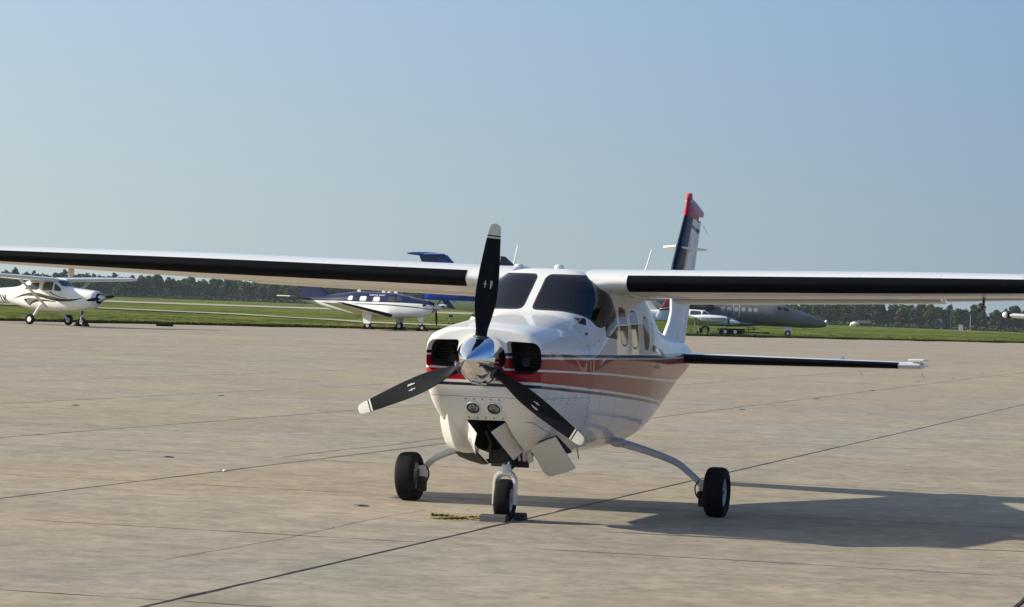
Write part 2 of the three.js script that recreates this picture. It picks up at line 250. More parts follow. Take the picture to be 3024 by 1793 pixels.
function stripGeo(pts, lift, uvs = 20) { // a ribbon on the terrain: pts of [X, Znear, Zfar]
  const rows = pts.map(([x, a, b, dx = 0]) => [0, 0.34, 0.67, 1].map((t) => { const z = a + (b - a) * t, X = x + dx * t; return [X, terrainY(X, z) + lift, -z]; }));
  return toGeo(gridMesh(rows, false), (x, y, z) => [x / uvs, z / uvs]);
}
const paleConcrete = std({ map: concreteMap, color: C(1.05, 1.05, 0.98), roughness: 0.85 });
{
  // grass shoulder that meets the apron edge, a real sheet up to the field beyond
  const rows = []; for (let i = 0; i <= 60; i++) { const X = -110 + i * 5, Z = edgeZ(X); rows.push([[X, 0.01, -Z], [X - 0.4, 0.07, -(Z + 1)], [X - 6, 0.05, -(Z + 14)], [X - 12, 0.03, -(Z + 80)], [X - 12, 0, -(Z + 160)]]); }
  const g = toGeo(gridMesh(rows, false), (x, y, z) => [x / 60, z / 60]); g.computeVertexNormals();
  structure('grass_shoulder', g, new THREE.MeshPhysicalMaterial({ map: grassMap, roughness: 1, specularIntensity: 0.05, side: THREE.DoubleSide, color: C(0.6, 0.64, 0.52) }));
  structure('runway', stripGeo([[-400, 240, 330], [-69, 440, 540], [-54, 455, 570], [-40, 470, 590], [-10, 500, 660], [-3, 508, 672]], 0.02), paleConcrete);
  structure('taxiway', stripGeo([[-90, 285, 300], [-35, 264, 276], [-22, 249, 261], [-17, 236, 244], [-13, 226, 236], [-9.8, 212, 226], [-5.2, 212, 224], [-1, 212, 222]], 0.1), paleConcrete);
}
// grass blades along the apron edge and over the nearest part of the field
{
  const blades = []; for (let k = 0; k < 9; k++) { const a = rnd() * 6.28, r = rr(0, 0.14), h = rr(0.5, 1), w = 0.05, x = Math.cos(a) * r, z = Math.sin(a) * r, l = rr(-0.25, 0.25); const g = new THREE.BufferGeometry(); g.setAttribute('position', new THREE.Float32BufferAttribute([x - w, 0, z, x + w, 0, z, x + l, h, z + l * 0.5, x, 0, z - w, x, 0, z + w, x + l, h, z + l * 0.5], 3)); g.computeVertexNormals(); g.setAttribute('uv', new THREE.Float32BufferAttribute(new Float32Array(12), 2)); blades.push(g); }
  const N = 15000, im = new THREE.InstancedMesh(merge(blades), new THREE.MeshPhysicalMaterial({ color: C(1, 1, 1), roughness: 0.95, specularIntensity: 0.1, side: THREE.DoubleSide }), N), q = new THREE.Object3D(), c = new THREE.Color();
  const nn = valueNoise(1, 512, 77);
  for (let i = 0; i < N; i++) {
    const edge = i < 9000; const X = edge ? rr(-45, 75) : rr(-70, 95), Z = edgeZ(X) + (edge ? rr(0.05, 1.1) : 1 + 150 * rnd() ** 1.7);
    const v = nn(X / 4000, Z / 12000), h = edge ? rr(0.07, 0.17) : rr(0.02, 0.06);
    const y = edge ? 0.02 : Math.max(0, 0.05 - (Z - edgeZ(X)) * 0.0005);
    const ontax = !edge && Z > 205 && Z < 300 && X < 2 && X > -90 && Math.abs(Z - (X < -22 ? 255 - (X + 22) * 0.95 : X < -10 ? 255 - (X + 22) * 2.9 : 218)) < 9;
    q.position.set(X, ontax ? -0.6 : y, -Z); q.rotation.set(0, rnd() * 6.28, 0); q.scale.set(edge ? 1.2 : 2.2, h, edge ? 1.2 : 2.2); q.updateMatrix(); im.setMatrixAt(i, q.matrix);
    const dry = clamp(v * 1.3 - 0.25 + rr(-0.2, 0.2)); im.setColorAt(i, c.setRGB(0.07 + 0.08 * dry, 0.095 + 0.04 * dry, 0.025 + 0.015 * dry));
  }
  im.name = 'grass'; im.userData = { label: 'rough green and straw grass along the far edge of the concrete apron', category: 'grass', kind: 'stuff' }; scene.add(im);
}

// ---------------------------------------------------------------- the single-engined airplane in front
const plane = thing('airplane', 'white single-propeller airplane with red band and high wing, large in front', 'airplane');
plane.position.set(-0.2348, 0, -23.466); plane.rotation.y = -0.2643;
const mir = (pts, s) => pts.map(([x, y, z]) => [x * s, y, z]);
{
  const K = [ // z, half width, widest y, top, bottom, squareness up, down, slant
    [-0.16, 0.455, 1.27, 1.495, 0.5, 3.4, 2.1, 1.9], [-0.4, 0.49, 1.25, 1.525, 0.49, 3.2, 2.2, 1.6], [-0.8, 0.537, 1.19, 1.565, 0.485, 3, 2.45, 0.9], [-1.1, 0.562, 1.13, 1.594, 0.485, 2.8, 2.8, 0.35],
    [-1.27, 0.575, 1.12, 1.612, 0.485, 2.9, 2.9, 0.05], [-1.33, 0.578, 1.12, 1.634, 0.485, 2.9, 2.9, 0], [-1.6, 0.586, 1.12, 1.79, 0.485, 3, 2.9, 0], [-1.86, 0.59, 1.12, 1.935, 0.485, 3.2, 2.9, 0], [-2.0, 0.592, 1.12, 1.972, 0.485, 3.3, 2.9, 0], [-2.4, 0.592, 1.12, 1.978, 0.487, 3.3, 2.9, 0],
    [-3.3, 0.575, 1.12, 1.968, 0.5, 3.1, 2.8, 0], [-3.8, 0.535, 1.12, 1.87, 0.53, 2.8, 2.7, 0], [-4.4, 0.465, 1.12, 1.69, 0.6, 2.5, 2.5, 0], [-5.2, 0.365, 1.14, 1.54, 0.745, 2.3, 2.3, 0], [-6.2, 0.235, 1.18, 1.43, 0.93, 2.2, 2.2, 0], [-7.2, 0.11, 1.23, 1.36, 1.1, 2.1, 2.1, 0], [-7.5, 0.05, 1.24, 1.31, 1.17, 2, 2, 0]];
  const NT = 232, th = (j) => -Math.PI / 2 + 2 * Math.PI * j / NT, rows = [], hub = [0, 1.2566];
  // front face: from the spinner ring out to the rounded lip
  const lip = Array.from({ length: NT }, (_, j) => bodyPoint(K, -0.16, th(j)));
  const NF = 34;
  for (let i = 0; i <= NF; i++) {
    const t = i / NF, e = Math.sin(t * Math.PI / 2);
    rows.push(lip.map((p) => { const a = Math.atan2(p[1] - hub[1], p[0] - hub[0]), hx = Math.cos(a) * 0.185, hy = hub[1] + Math.sin(a) * 0.185, k = Math.min(1, t * 0.985 + 0.015 * t * t), x = hx + (p[0] - hx) * k, y = hy + (p[1] - hy) * k, dy = Math.max(0, 1.1 - y), edge = 0.055 * (1 - Math.sqrt(Math.max(0, 1 - Math.max(0, (t - 0.72) / 0.28) ** 2))); return [x, y, -0.1 - 1.9 * dy * dy - (t * 0.012) - edge]; }));
  }
  const ss = []; for (let s = -0.185; s > -1.2; s -= 0.024) ss.push(s); for (let s = -1.2; s > -3.75; s -= 0.0165) ss.push(s); for (let s = -3.75; s >= -7.5; s -= 0.06) ss.push(s); ss.push(-7.5);
  const shift = rows[NF].map((p, j) => p[2] - lip[j][2]);
  for (const s of ss) rows.push(Array.from({ length: NT }, (_, j) => { const p = bodyPoint(K, s, th(j)); p[2] += shift[j] * clamp(1 + (s + 0.16) / 0.5); return p; }));
  let skin = gridMesh(rows);
  // livery: side projection of the painted stripes
  const X0 = -7.8, XW = 8, Y0 = 0.4, YW = 1.7, uvSide = (x, y, z) => [(z - X0) / XW, (y - Y0) / YW];
  const lines = { top: [[0.2, 1.308], [-0.41, 1.307], [-1.84, 1.297], [-3.32, 1.291], [-5.59, 1.28], [-7.8, 1.265]], nb: [[0.2, 1.285], [-0.41, 1.285], [-1.84, 1.276], [-5.6, 1.246], [-7.8, 1.235]], r1: [[0.2, 1.27], [-0.41, 1.269], [-1.84, 1.26], [-5.6, 1.233], [-7.8, 1.222]], mid: [[0.2, 1.19], [-0.42, 1.179], [-1.86, 1.142], [-3.05, 1.098], [-4.45, 1.056], [-7.8, 0.98]], low: [[0.2, 1.1], [-0.43, 1.067], [-1.88, 0.997], [-3.08, 0.934], [-4.38, 0.86], [-7.8, 0.65]] };
  const draw = (x, w, h, bump) => {
    const px = (z) => (z - X0) / XW * w, py = (y) => h - (y - Y0) / YW * h;
    const band = (a, da, b, db, col) => { x.fillStyle = col; x.beginPath(); a.forEach(([z, y], i) => x[i ? 'lineTo' : 'moveTo'](px(z), py(y + da))); [...b].reverse().forEach(([z, y]) => x.lineTo(px(z), py(y + db))); x.fill(); };
    x.fillStyle = bump ? '#ffffff' : '#e4e3df'; x.fillRect(0, 0, w, h);
    if (!bump) {
      band(lines.top, 0, lines.nb, 0, '#1c2040'); band(lines.r1, 0, lines.low, 0.012, '#98101d'); band(lines.mid, 0.008, lines.mid, -0.008, '#e6e2dd'); band(lines.low, 0.012, lines.low, -0.009, '#e4e2de'); band(lines.low, -0.009, lines.low, -0.031, '#20223f');
    }
    // skin joints
    x.strokeStyle = bump ? '#000000' : 'rgba(60,58,56,0.62)'; x.lineWidth = bump ? 3 : 1.7;
    for (const z of [-1.2, -2.02, -2.9, -3.75, -4.7, -5.8]) { x.beginPath(); x.moveTo(px(z), 0); x.lineTo(px(z - 0.02), h); x.stroke(); }
    x.beginPath(); x.moveTo(px(-1.5), py(1.42)); x.lineTo(px(-1.52), py(0.62)); x.lineTo(px(-2.0), py(0.6)); x.stroke();
    for (const [z0, z1, y] of [[-0.1, -1.2, 0.97], [-1.2, -4.7, 0.62]]) { x.beginPath(); x.moveTo(px(z0), py(y)); x.lineTo(px(z1), py(y)); x.stroke(); }
    // fasteners
    x.fillStyle = bump ? '#606060' : 'rgba(52,48,42,0.85)'; const dot = (z, y, r = 2.2) => { x.beginPath(); x.arc(px(z), py(y), r, 0, 7); x.fill(); };
    for (let z = -0.2; z > -1.2; z -= 0.14) { dot(z, 0.985); dot(z, 0.955); } for (let y = 0.6; y < 1.5; y += 0.11) { dot(-1.17, y); dot(-1.23, y); }
    for (let y = 0.56; y < 1.9; y += 0.045) for (const z of [-2.92, -3.77, -4.72, -5.82]) dot(z, y, 0.9);
    for (let i = 0; i < 9; i++) { dot(-0.32 - i * 0.05, 0.79 - i * 0.012, 1.8); dot(-0.72 - 0.03 * i, 0.72 - 0.022 * i, 1.8); dot(-0.36 - 0.045 * i, 0.775 - 0.027 * i, 1.8); } x.beginPath(); x.moveTo(px(-0.3), py(0.79)); x.lineTo(px(-0.74), py(0.7)); x.lineTo(px(-0.82), py(0.52)); x.stroke();
    dot(-1.35, 1.2, 3); dot(-2.1, 1.19, 3.5); dot(-2.14, 1.205, 2.5); dot(-0.75, 0.93, 3); dot(-0.9, 0.99, 2);
    if (!bump) { // stains and scuffs low on the cowl and belly
      let s = 4242; const q = () => { s = (s * 1664525 + 1013904223) >>> 0; return s / 4294967296; };
      for (let i = 0; i < 260; i++) { x.fillStyle = `rgba(${90 + 40 * q()},${82 + 34 * q()},${66 + 26 * q()},${0.04 + 0.12 * q()})`; const z = -0.2 - 3.4 * q() ** 1.4, y = 0.45 + 0.5 * q() ** 1.5; x.fillRect(px(z), py(y), 2 + 24 * q() * q(), 1 + 2 * q()); }
    }
  };
  const livery = paint({ clearcoat: 0.58, map: canvasTex(2048, 1024, (x, w, h) => draw(x, w, h, false)), bumpMap: canvasTex(2048, 1024, (x, w, h) => draw(x, w, h, true), false), bumpScale: 0.0015 });
  const FAR = 5;
  const glassParts = [];
  const cutWindow = (poly, r, map, name, frame = 0.013) => {
    const v = roundPoly(poly, r), f = (x, y, z) => { const p = map(x, y, z); return p ? sdPoly(p[0], p[1], v) : FAR; };
    const [o, g] = cut(skin, f); skin = o; const [ring, inner] = cut(g, (x, y, z) => f(x, y, z) + frame).slice(0, 2);
    glassParts.push([name, ring, inner]); return f;
  };
  const holes = [];
  for (const s of [1, -1]) {
    holes.push(cutWindow([[0.032, 1.637], [0.28, 1.632], [0.4, 1.612], [0.48, 1.578], [0.548, 1.495], [0.562, 1.56], [0.536, 1.7], [0.475, 1.82], [0.4, 1.9], [0.345, 1.928], [0.032, 1.928]], 0.045, (x, y, z) => (z < -1.2 && z > -1.99 && x * s > -0.02 ? [x * s, y] : null), 'windscreen'));
    holes.push(cutWindow([[-1.67, 1.44], [-2.03, 1.42], [-2.05, 1.74], [-1.99, 1.83], [-1.87, 1.84], [-1.76, 1.7]], 0.06, (x, y, z) => (x * s > 0.2 ? [z, y] : null), 'side_window'));
    for (const [a, b, y0, y1] of [[-2.12, -2.4, 1.365, 1.683], [-2.51, -2.8, 1.342, 1.66], [-3.01, -3.27, 1.33, 1.615], [-3.38, -3.54, 1.312, 1.565]])
      holes.push(cutWindow([[a, y0], [b, y0], [b, y1], [a, y1]], 0.125, (x, y, z) => (x * s > 0.2 ? [z, y] : null), 'side_window'));
  }
  // air inlets and the open nose wheel bay
  const openings = [];
  for (const s of [1, -1]) {
    const v = roundPoly([[0.182, 1.397], [0.405, 1.39], [0.441, 1.35], [0.449, 1.26], [0.443, 1.195], [0.39, 1.152], [0.235, 1.147], [0.208, 1.2], [0.2, 1.28]], 0.03);
    const r = cut(skin, (x, y, z) => (z > -0.5 ? sdPoly(x * s, y, v) : FAR)); skin = r[0]; openings.push(['inlet', r[2], s]);
  }
  const bay = roundPoly([[-0.15, 0.79], [0.15, 0.795], [0.192, 0.58], [0.13, 0.47], [-0.13, 0.455], [-0.175, 0.53], [-0.19, 0.66]], 0.015);
  { const r = cut(skin, (x, y, z) => (z > -1.15 && y < 1 ? sdPoly(x, y, bay) : FAR)); skin = r[0]; openings.push(['bay', r[2], 1]); }
  for (const cx of [-0.079, 0.083]) skin = cut(skin, (x, y, z) => (z > -0.45 && y < 1 ? Math.hypot(x - cx, y - 0.886) - 0.049 : 5))[0];
  const fus = part(plane, 'fuselage', toGeo(skin, uvSide), livery);
  const frameMat = std({ color: C(0.025, 0.025, 0.027), roughness: 0.5 });
  for (const [name, ring, inner] of glassParts) { const w = part(plane, name, toGeo(inner), M.glass); part(w, 'window_frame', toGeo(ring), frameMat); }
  // ducts behind the inlets: painted lip, dark inside
  for (const [kind, segs, s] of openings) {
    const quads = { P: [], N: [], I: [] }, deep = { P: [], N: [], I: [] }; const cx = kind === 'inlet' ? 0.32 * s : 0, cy = kind === 'inlet' ? 1.275 : 0.64;
    const at = (p, t) => kind === 'inlet' ? [p[0] + (cx - p[0]) * 0.05 * t, p[1] + (cy - p[1]) * 0.2 * t * (p[1] < cy ? (s < 0 ? 1.5 : 0.6) : 0.2), p[2] - 0.1 * t] : [p[0] + (cx - p[0]) * 0.02 * t, p[1] + 0.05 * t, p[2] - 0.16 * t];
    const add = (D, a, b, t0, t1) => { const q = [at(a, t0), at(b, t0), at(b, t1), at(a, t1)], k = D.P.length / 3; for (const p of q) { D.P.push(...p); D.N.push(0, 1, 0); } D.I.push(k, k + 1, k + 2, k, k + 2, k + 3); };
    for (const [a, b] of segs) { if (kind === 'inlet') add(quads, a, b, 0, 1); add(deep, a, b, kind === 'inlet' ? 1 : 0, kind === 'inlet' ? 3 : 3.4); }
    const fin = (D) => { const g = toGeo(D, uvSide).toNonIndexed(); g.computeVertexNormals(); return g; };
    if (kind === 'inlet') part(plane, 'air_inlet', fin(quads), livery);
    part(plane, kind === 'inlet' ? 'inlet_duct' : 'wheel_bay', fin(deep), M.voidBlack);
  }
  part(plane, 'engine_block', [box(0.8, 0.34, 0.2, 0, 1.28, -0.5), ...[-1, 1].flatMap((s) => [0, 1, 2, 3, 4, 5].map((i) => box(0.15 - 0.02 * (i % 3), 0.006, 0.12, 0.34 * s, 1.21 + i * 0.022, -0.37))), ...[-1, 1].map((s) => bar(V(0.27 * s, 1.22, -0.45), V(0.29 * s, 1.24, -0.3), 0.035)), tube([V(-0.42, 1.33, -0.36), V(-0.3, 1.36, -0.34), V(-0.22, 1.3, -0.36)], 0.012), tube([V(0.42, 1.22, -0.36), V(0.34, 1.2, -0.33), V(0.24, 1.24, -0.36)], 0.012)], M.engine);
  part(plane, 'wheel_bay_gear', [box(0.3, 0.5, 0.02, 0, 0.66, -1.02), box(0.16, 0.1, 0.12, -0.03, 0.51, -0.84, 0.01), bar(V(-0.1, 0.75, -0.7), V(0.02, 0.5, -0.88), 0.02), bar(V(0.09, 0.76, -0.8), V(0.03, 0.47, -0.9), 0.018), tube([V(-0.09, 0.7, -0.62), V(-0.06, 0.6, -0.66), V(-0.1, 0.54, -0.72)], 0.014), tube([V(0.02, 0.74, -0.66), V(0.04, 0.62, -0.68), V(0, 0.55, -0.74)], 0.01)], M.engine);
  // cabin lining and seats
  {
    const lr = rows.slice(NF + 1 + ss.findIndex((s) => s < -1.28), NF + 1 + ss.findIndex((s) => s < -3.95)); let ln = gridMesh(lr);
    for (let i = 0; i < ln.P.length; i++) ln.P[i] -= ln.N[i] * 0.028;
    for (const f of holes) ln = cut(ln, (x, y, z) => f(x, y, z) - 0.004)[0];
    part(plane, 'cabin_lining', toGeo(ln), M.liner);
    part(plane, 'instrument_panel', [box(0.98, 0.3, 0.06, 0, 1.42, -1.62, 0.02), box(0.9, 0.02, 0.3, 0, 1.575, -1.5), box(1, 0.6, 0.04, 0, 1.15, -1.4)], M.black);
    part(plane, 'bulkhead', box(0.66, 0.85, 0.03, 0, 1.27, -3.8), M.liner);
    for (const z of [-2.25, -3.05]) for (const x of [-0.26, 0.26]) part(plane, 'seat', [box(0.44, 0.62, 0.13, x, 1.28, z - 0.2, 0.05), box(0.28, 0.2, 0.09, x, 1.66, z - 0.24, 0.04), box(0.44, 0.12, 0.46, x, 0.98, z + 0.05, 0.05)], M.seat);
    for (const s of [-1, 1]) part(plane, 'control_yoke', [new THREE.TorusGeometry(0.11, 0.012, 8, 20, 4.2).rotateZ(2.6).translate(0.26 * s, 1.47, -1.75), bar(V(0.26 * s, 1.46, -1.62), V(0.26 * s, 1.46, -1.75), 0.012)], M.black);
  }
  // wing
  const wingMat = paint({ color: C(0.78, 0.77, 0.74), bumpMap: canvasTex(1024, 256, (x, w, h) => { x.fillStyle = '#fff'; x.fillRect(0, 0, w, h); x.strokeStyle = '#000'; x.lineWidth = 2; for (let i = 1; i < 9; i++) { x.beginPath(); x.moveTo(i * w / 9, 0); x.lineTo(i * w / 9, h); x.stroke(); } for (const y of [0.36, 0.72]) { x.beginPath(); x.moveTo(0, y * h); x.lineTo(w, y * h); x.stroke(); } x.fillStyle = '#888'; for (let i = 0; i < 9 * 22; i++) x.fillRect(i * w / 198, 0.36 * h + 4, 1.5, 1.5); }, false), bumpScale: 0.0015 });
  const TIP = 5.62;
  const wst = (s, x) => { const t = clamp((x - 0.66) / (TIP - 0.66)), k = clamp((x - 2.9) / 2.7); return { x: x * s, y: 1.879 + (s > 0 ? 0.0265 : 0.0115) * (x - 0.66), z: -1.9 - 0.13 * k, c: 1.69 - 0.5 * k, t: 0.136 - 0.02 * t, inc: 0.058 - 0.03 * t }; };
  for (const s of [1, -1]) {
    const S = []; for (let i = 0; i <= 24; i++) S.push(wst(s, 0.3 + (TIP - 0.3) * i / 24));
    // rounded tip
    for (const [dx, k] of [[0.05, 0.93], [0.09, 0.78], [0.11, 0.5]]) { const q = wst(s, TIP); S.push({ ...q, x: (TIP + dx) * s, t: q.t * k, z: q.z - 0.05 * (1 - k), c: q.c * (0.9 + 0.1 * k) }); }
    if (s < 0) S.reverse();
    // what would lie inside the cabin is cut away from wing and fairing
    const outside = (g, uv) => { const m = cut(geoMesh(g), (x, y, z) => { const [hw, yM, yT, yB, nU] = interp(K, clamp(z, -3.9, -1.3)), q = (y - yM) / (yT - yM); if (q >= 0.995 || q < 0) return 1; return Math.abs(x) - hw * (1 - q ** nU) ** (1 / nU) + 0.012; })[0]; return toGeo(m, uv); };
    const wuv = (x, y, z) => [Math.abs(x) / 5.7, (z + 3.6) / 1.7], w = part(plane, 'wing', outside(wingGeo(S, { n: 56 }), wuv), wingMat);
    // de-icing boot round the nose of the wing
    const B = []; for (let i = 0; i <= 40; i++) { const t = i / 40, x = 0.668 + (5.3 - 0.668) * t, q = wst(s, x); B.push(q); }
    const Bs = s < 0 ? [...B].reverse() : B;
    part(w, 'deicing_boot', wingGeo(Bs, { n: 20, u0: -0.15, u1: 0.112, off: 0.004, cap: false }), M.boot);
    // flap and aileron as separate movable surfaces behind a gap
    const flap = (x0, x1, name, dy, rot) => { const F = [x0, (x0 + x1) / 2, x1].map((x) => { const q = wst(s, x), [, z0] = foil(-0.72, q.c, q.t, q.inc), [yl] = foil(-0.7, q.c, q.t, q.inc); return { x: q.x, y: q.y + yl + 0.012 + dy, z: q.z + z0 + 0.03, c: q.c * 0.27, t: 0.17, inc: rot }; }); if (s < 0) F.reverse(); part(w, name, wingGeo(F, { n: 18, uv: null }), M.white); };
    flap(0.75, 3.0, 'flap', -0.006, 0.12); flap(3.04, 5.3, 'aileron', -0.002, 0.075);
    for (const x of [1.1, 1.9, 2.7]) { const q = wst(s, x); part(w, 'flap_bracket', new THREE.SphereGeometry(1, 12, 8).scale(0.018, 0.03, 0.14).translate(q.x, q.y - 0.075, q.z - 1.25), M.white); }
    // fairing between cabin roof and wing
    const F = []; for (let i = 0; i <= 14; i++) { const t = i / 14, e = (1 - t) ** 2.2, x = 0.3 + 0.375 * t, q = wst(s, 0.68); { const tt = q.t * (1 + 0.32 * e) + 0.002, cc = q.c * (1 + 0.06 * e) + 0.004; F.push({ x: x * s, y: q.y - (tt * cc - q.t * q.c) * 0.5 - 0.012 * e, z: q.z + 0.015 * e + 0.002, c: cc, t: tt, inc: q.inc }); } }
    if (s < 0) F.reverse(); part(w, 'wing_fairing', outside(wingGeo(F, { n: 48, camber: 0.012 })), M.white);
  }
  // parts under the wings
  { const q = wst(-1, 4.62); part(plane, 'flow_pod', [new THREE.SphereGeometry(1, 18, 12).scale(0.022, 0.042, 0.05).rotateX(0.25).translate(-4.55, 1.812, -2.95)], M.whiteSatin); }
  part(plane, 'pitot_tube', [panel([[3.46, 1.86, -2.36], [3.46, 1.8, -2.34], [3.46, 1.765, -2.3], [3.46, 1.77, -2.37], [3.46, 1.86, -2.46]], 0.014), bar(V(3.453, 1.762, -2.36), V(3.453, 1.756, -2.14), 0.011, 0.009), new THREE.SphereGeometry(0.013, 10, 8).translate(3.453, 1.756, -2.14)], M.darkMetal);
  // fin and rudder
  const finDraw = (x, w, h) => { const px = (z) => (z + 8.2) / 2.4 * w, py = (y) => h - (y - 1.1) / 1.8 * h; x.fillStyle = '#e2e1de'; x.fillRect(0, 0, w, h);
    const poly = (c, P) => { x.fillStyle = c; x.beginPath(); P.forEach(([z, y], i) => x[i ? 'lineTo' : 'moveTo'](px(z), py(y))); x.fill(); };
    poly('#e4ded9', [[-5, 1.1], [-6.78, 2.058], [-7.32, 2.56], [-8.2, 2.46], [-8.2, 2.9], [-7, 2.9], [-5, 1.6]]);
    poly('#13162c', [[-6.5, 1.95], [-6.9, 1.95], [-6.96, 2.058], [-7.42, 2.6], [-7, 2.9], [-6, 1.95]]); poly('#a3323c', [[-6.93, 1.98], [-6.98, 2.058], [-7.3, 2.4], [-7.33, 2.4], [-7.02, 2.058], [-6.96, 1.98]]);
    poly('#5a6478', [[-7.3, 2.52], [-8.2, 2.43], [-8.2, 2.39], [-7.3, 2.48], [-7.16, 2.3], [-7.12, 2.3]]); poly('#a82c38', [[-7, 2.61], [-8.3, 2.5], [-8.3, 2.9], [-6.9, 2.9]]); };
  const finMat = paint({ clearcoat: 0.22, map: canvasTex(768, 768, finDraw) }), finUV = (x, y, z) => [(z + 8.2) / 2.4, (y - 1.1) / 1.8];
  const finS = []; for (let i = 0; i <= 14; i++) { const y = 1.28 + (2.6 - 1.28) * i / 14, zl = y > 2.058 ? -6.669 - (y - 2.058) * 0.935 : -6.669 - (2.058 - y) * 0.1 + Math.max(0, 1.62 - y) * 1.6, zt = -7.62 - (y - 2.058) * 0.44 + 0.02; finS.push({ up: true, x: 0, y, z: zl, c: zl - zt, t: 0.115 - 0.02 * i / 14, inc: 0 }); }
  const fin = part(plane, 'tail_fin', wingGeo(finS, { n: 36, camber: 0, uv: finUV }), finMat);
  const rudS = [1.26, 1.75, 2.2, 2.555].map((y) => ({ up: true, x: 0, y, z: -7.5 - (y - 2.058) * 0.46, c: 0.18 + 0.02 * (y - 1.26), t: 0.2, inc: 0 }));
  part(plane, 'rudder', wingGeo(rudS, { n: 20, camber: 0, uv: finUV }), finMat);
  const capS = [[2.6, -7.175, -8.03, 0.105], [2.645, -7.2, -8.07, 0.105], [2.69, -7.22, -7.9, 0.1], [2.73, -7.235, -7.7, 0.1], [2.765, -7.25, -7.5, 0.13], [2.78, -7.27, -7.42, 0.12]].map(([y, a, b, t]) => ({ up: true, x: 0, y, z: a, c: a - b, t, inc: 0 }));
  part(plane, 'fin_cap', wingGeo(capS, { n: 24, camber: 0 }), paint({ color: C(0.36, 0.018, 0.028), clearcoat: 0.4 }));
  const bc = part(plane, 'beacon', new THREE.CylinderGeometry(0.03, 0.036, 0.075, 16).translate(0, 2.775, -7.33), new THREE.MeshPhysicalMaterial({ color: C(0.5, 0.02, 0.02), roughness: 0.15, clearcoat: 1 })); part(bc, 'beacon_base', new THREE.CylinderGeometry(0.039, 0.039, 0.012, 16).translate(0, 2.733, -7.33), M.metal);
  for (const s of [1, -1]) part(plane, 'blade_antenna', panel([[0.03 * s, 2.287, -6.93], [0.2 * s, 2.276, -7.14], [0.215 * s, 2.274, -7.22], [0.15 * s, 2.268, -7.24], [0.03 * s, 2.262, -7.16]], 0.014), M.white);
  each(plane, 'static_wick', [bar(V(0, 2.53, -8.02), V(0, 2.45, -8.25), 0.003), bar(V(2.3, 1.16, -7.45), V(2.31, 1.11, -7.6), 0.0025), bar(V(1.7, 1.16, -7.45), V(1.71, 1.12, -7.57), 0.0025)], M.greyPaint);
  // tailplane
  for (const s of [1, -1]) {
    const st = (x) => { const t = (x - 0.05) / 2.25; return { x: x * s, y: 1.222 + 0.012 * t, z: -6.3 - 0.62 * t, c: 1.0 - 0.36 * t, t: 0.115 - 0.01 * t, inc: 0.0 }; };
    let S = []; for (let i = 0; i <= 10; i++) S.push(st(0.05 + 2.29 * i / 10)); S.push({ ...st(2.37), c: 0.5, t: 0.06, z: -7.0 }); if (s < 0) S.reverse();
    const tp = part(plane, 'tailplane', wingGeo(S, { n: 36, camber: 0 }), M.white);
    let B = []; for (let i = 0; i <= 12; i++) B.push(st(0.2 + 1.95 * i / 12)); if (s < 0) B.reverse();
    part(tp, 'deicing_boot', wingGeo(B, { n: 14, u0: -0.19, u1: 0.19, off: 0.003, cap: false, camber: 0 }), M.boot);
    const E = [0.2, 1.2, 2.2].map((x) => { const q = st(x); return { ...q, z: q.z - q.c * 0.66, c: q.c * 0.36, t: 0.16, inc: 0.16 }; }); if (s < 0) E.reverse(); part(tp, 'elevator', wingGeo(E, { n: 18, camber: 0 }), M.white);
    part(tp, 'elevator_horn', box(0.15, 0.022, 0.3, 2.31 * s, 1.288, -7.12, 0.009), M.white);
    if (s > 0) part(tp, 'vent_cap', new THREE.SphereGeometry(0.03, 12, 8).translate(1.6, 1.27, -7.0), M.white);
  }
  // propeller
  const bladeAt = (r) => { const c = interp([[-0.1, 0.085], [-0.2, 0.1], [-0.3, 0.138], [-0.45, 0.174], [-0.6, 0.162], [-0.8, 0.126], [-0.93, 0.1], [-0.985, 0.086], [-1.006, 0.06], [-1.016, 0.012]], -r)[0], tw = 0.98 * Math.exp(-r * 1.75) + 0.18, th = 0.34 * Math.exp(-r * 4.5) + 0.055; return { c, tw, th }; };
  const bladeGeo = (r0, r1, off = 0) => { const rows = []; for (let i = 0; i <= 26; i++) { const r = r0 + (r1 - r0) * i / 26, { c, tw, th } = bladeAt(r), row = []; for (let j = 0; j <= 24; j++) { const a = j / 24 * 2 * Math.PI, u = Math.cos(a), q = Math.sin(a); const round = clamp((0.26 - r) / 0.14); const x = u * (c / 2 * (1 - round) + 0.052 * round + off) + 0.012 * (r - 0.3), z = q * (c * th / 2 * Math.sqrt(1 - 0.6 * u * u) * (1 - round) + 0.05 * round + off); row.push([x * Math.cos(tw) + z * Math.sin(tw), r, -x * Math.sin(tw) + z * Math.cos(tw)]); } rows.push(row); } return toGeo(gridMesh(rows, false)); };
  for (let k = 0; k < 3; k++) {
    const a = -(0.0845 + k * 2 * Math.PI / 3), b = new THREE.Group(); b.name = k ? `propeller_blade_00${k}` : 'propeller_blade'; b.position.set(0, 1.2566, 0); b.rotation.z = a; plane.add(b);
    part(b, 'blade', bladeGeo(0.1, 0.905), M.blade); part(b, 'blade_tip', bladeGeo(0.928, 1.016), M.bladeTip); part(b, 'blade_ring', bladeGeo(0.918, 0.928), M.blade); part(b, 'blade_stripe', bladeGeo(0.905, 0.918), M.bladeTip);
    const { tw } = bladeAt(0.56); part(b, 'blade_emblem', [box(0.006, 0.055, 0.002, -0.022, 0, 0), box(0.022, 0.006, 0.002, -0.022, 0.002, 0), box(0.007, 0.062, 0.002, 0.022, 0, 0), box(0.004, 0.04, 0.002, 0.031, 0.006, 0)].map((g) => g.translate(0, 0, 0.0078).rotateY(tw).translate(0.003, 0.56, 0)), M.bladeTip);
  }
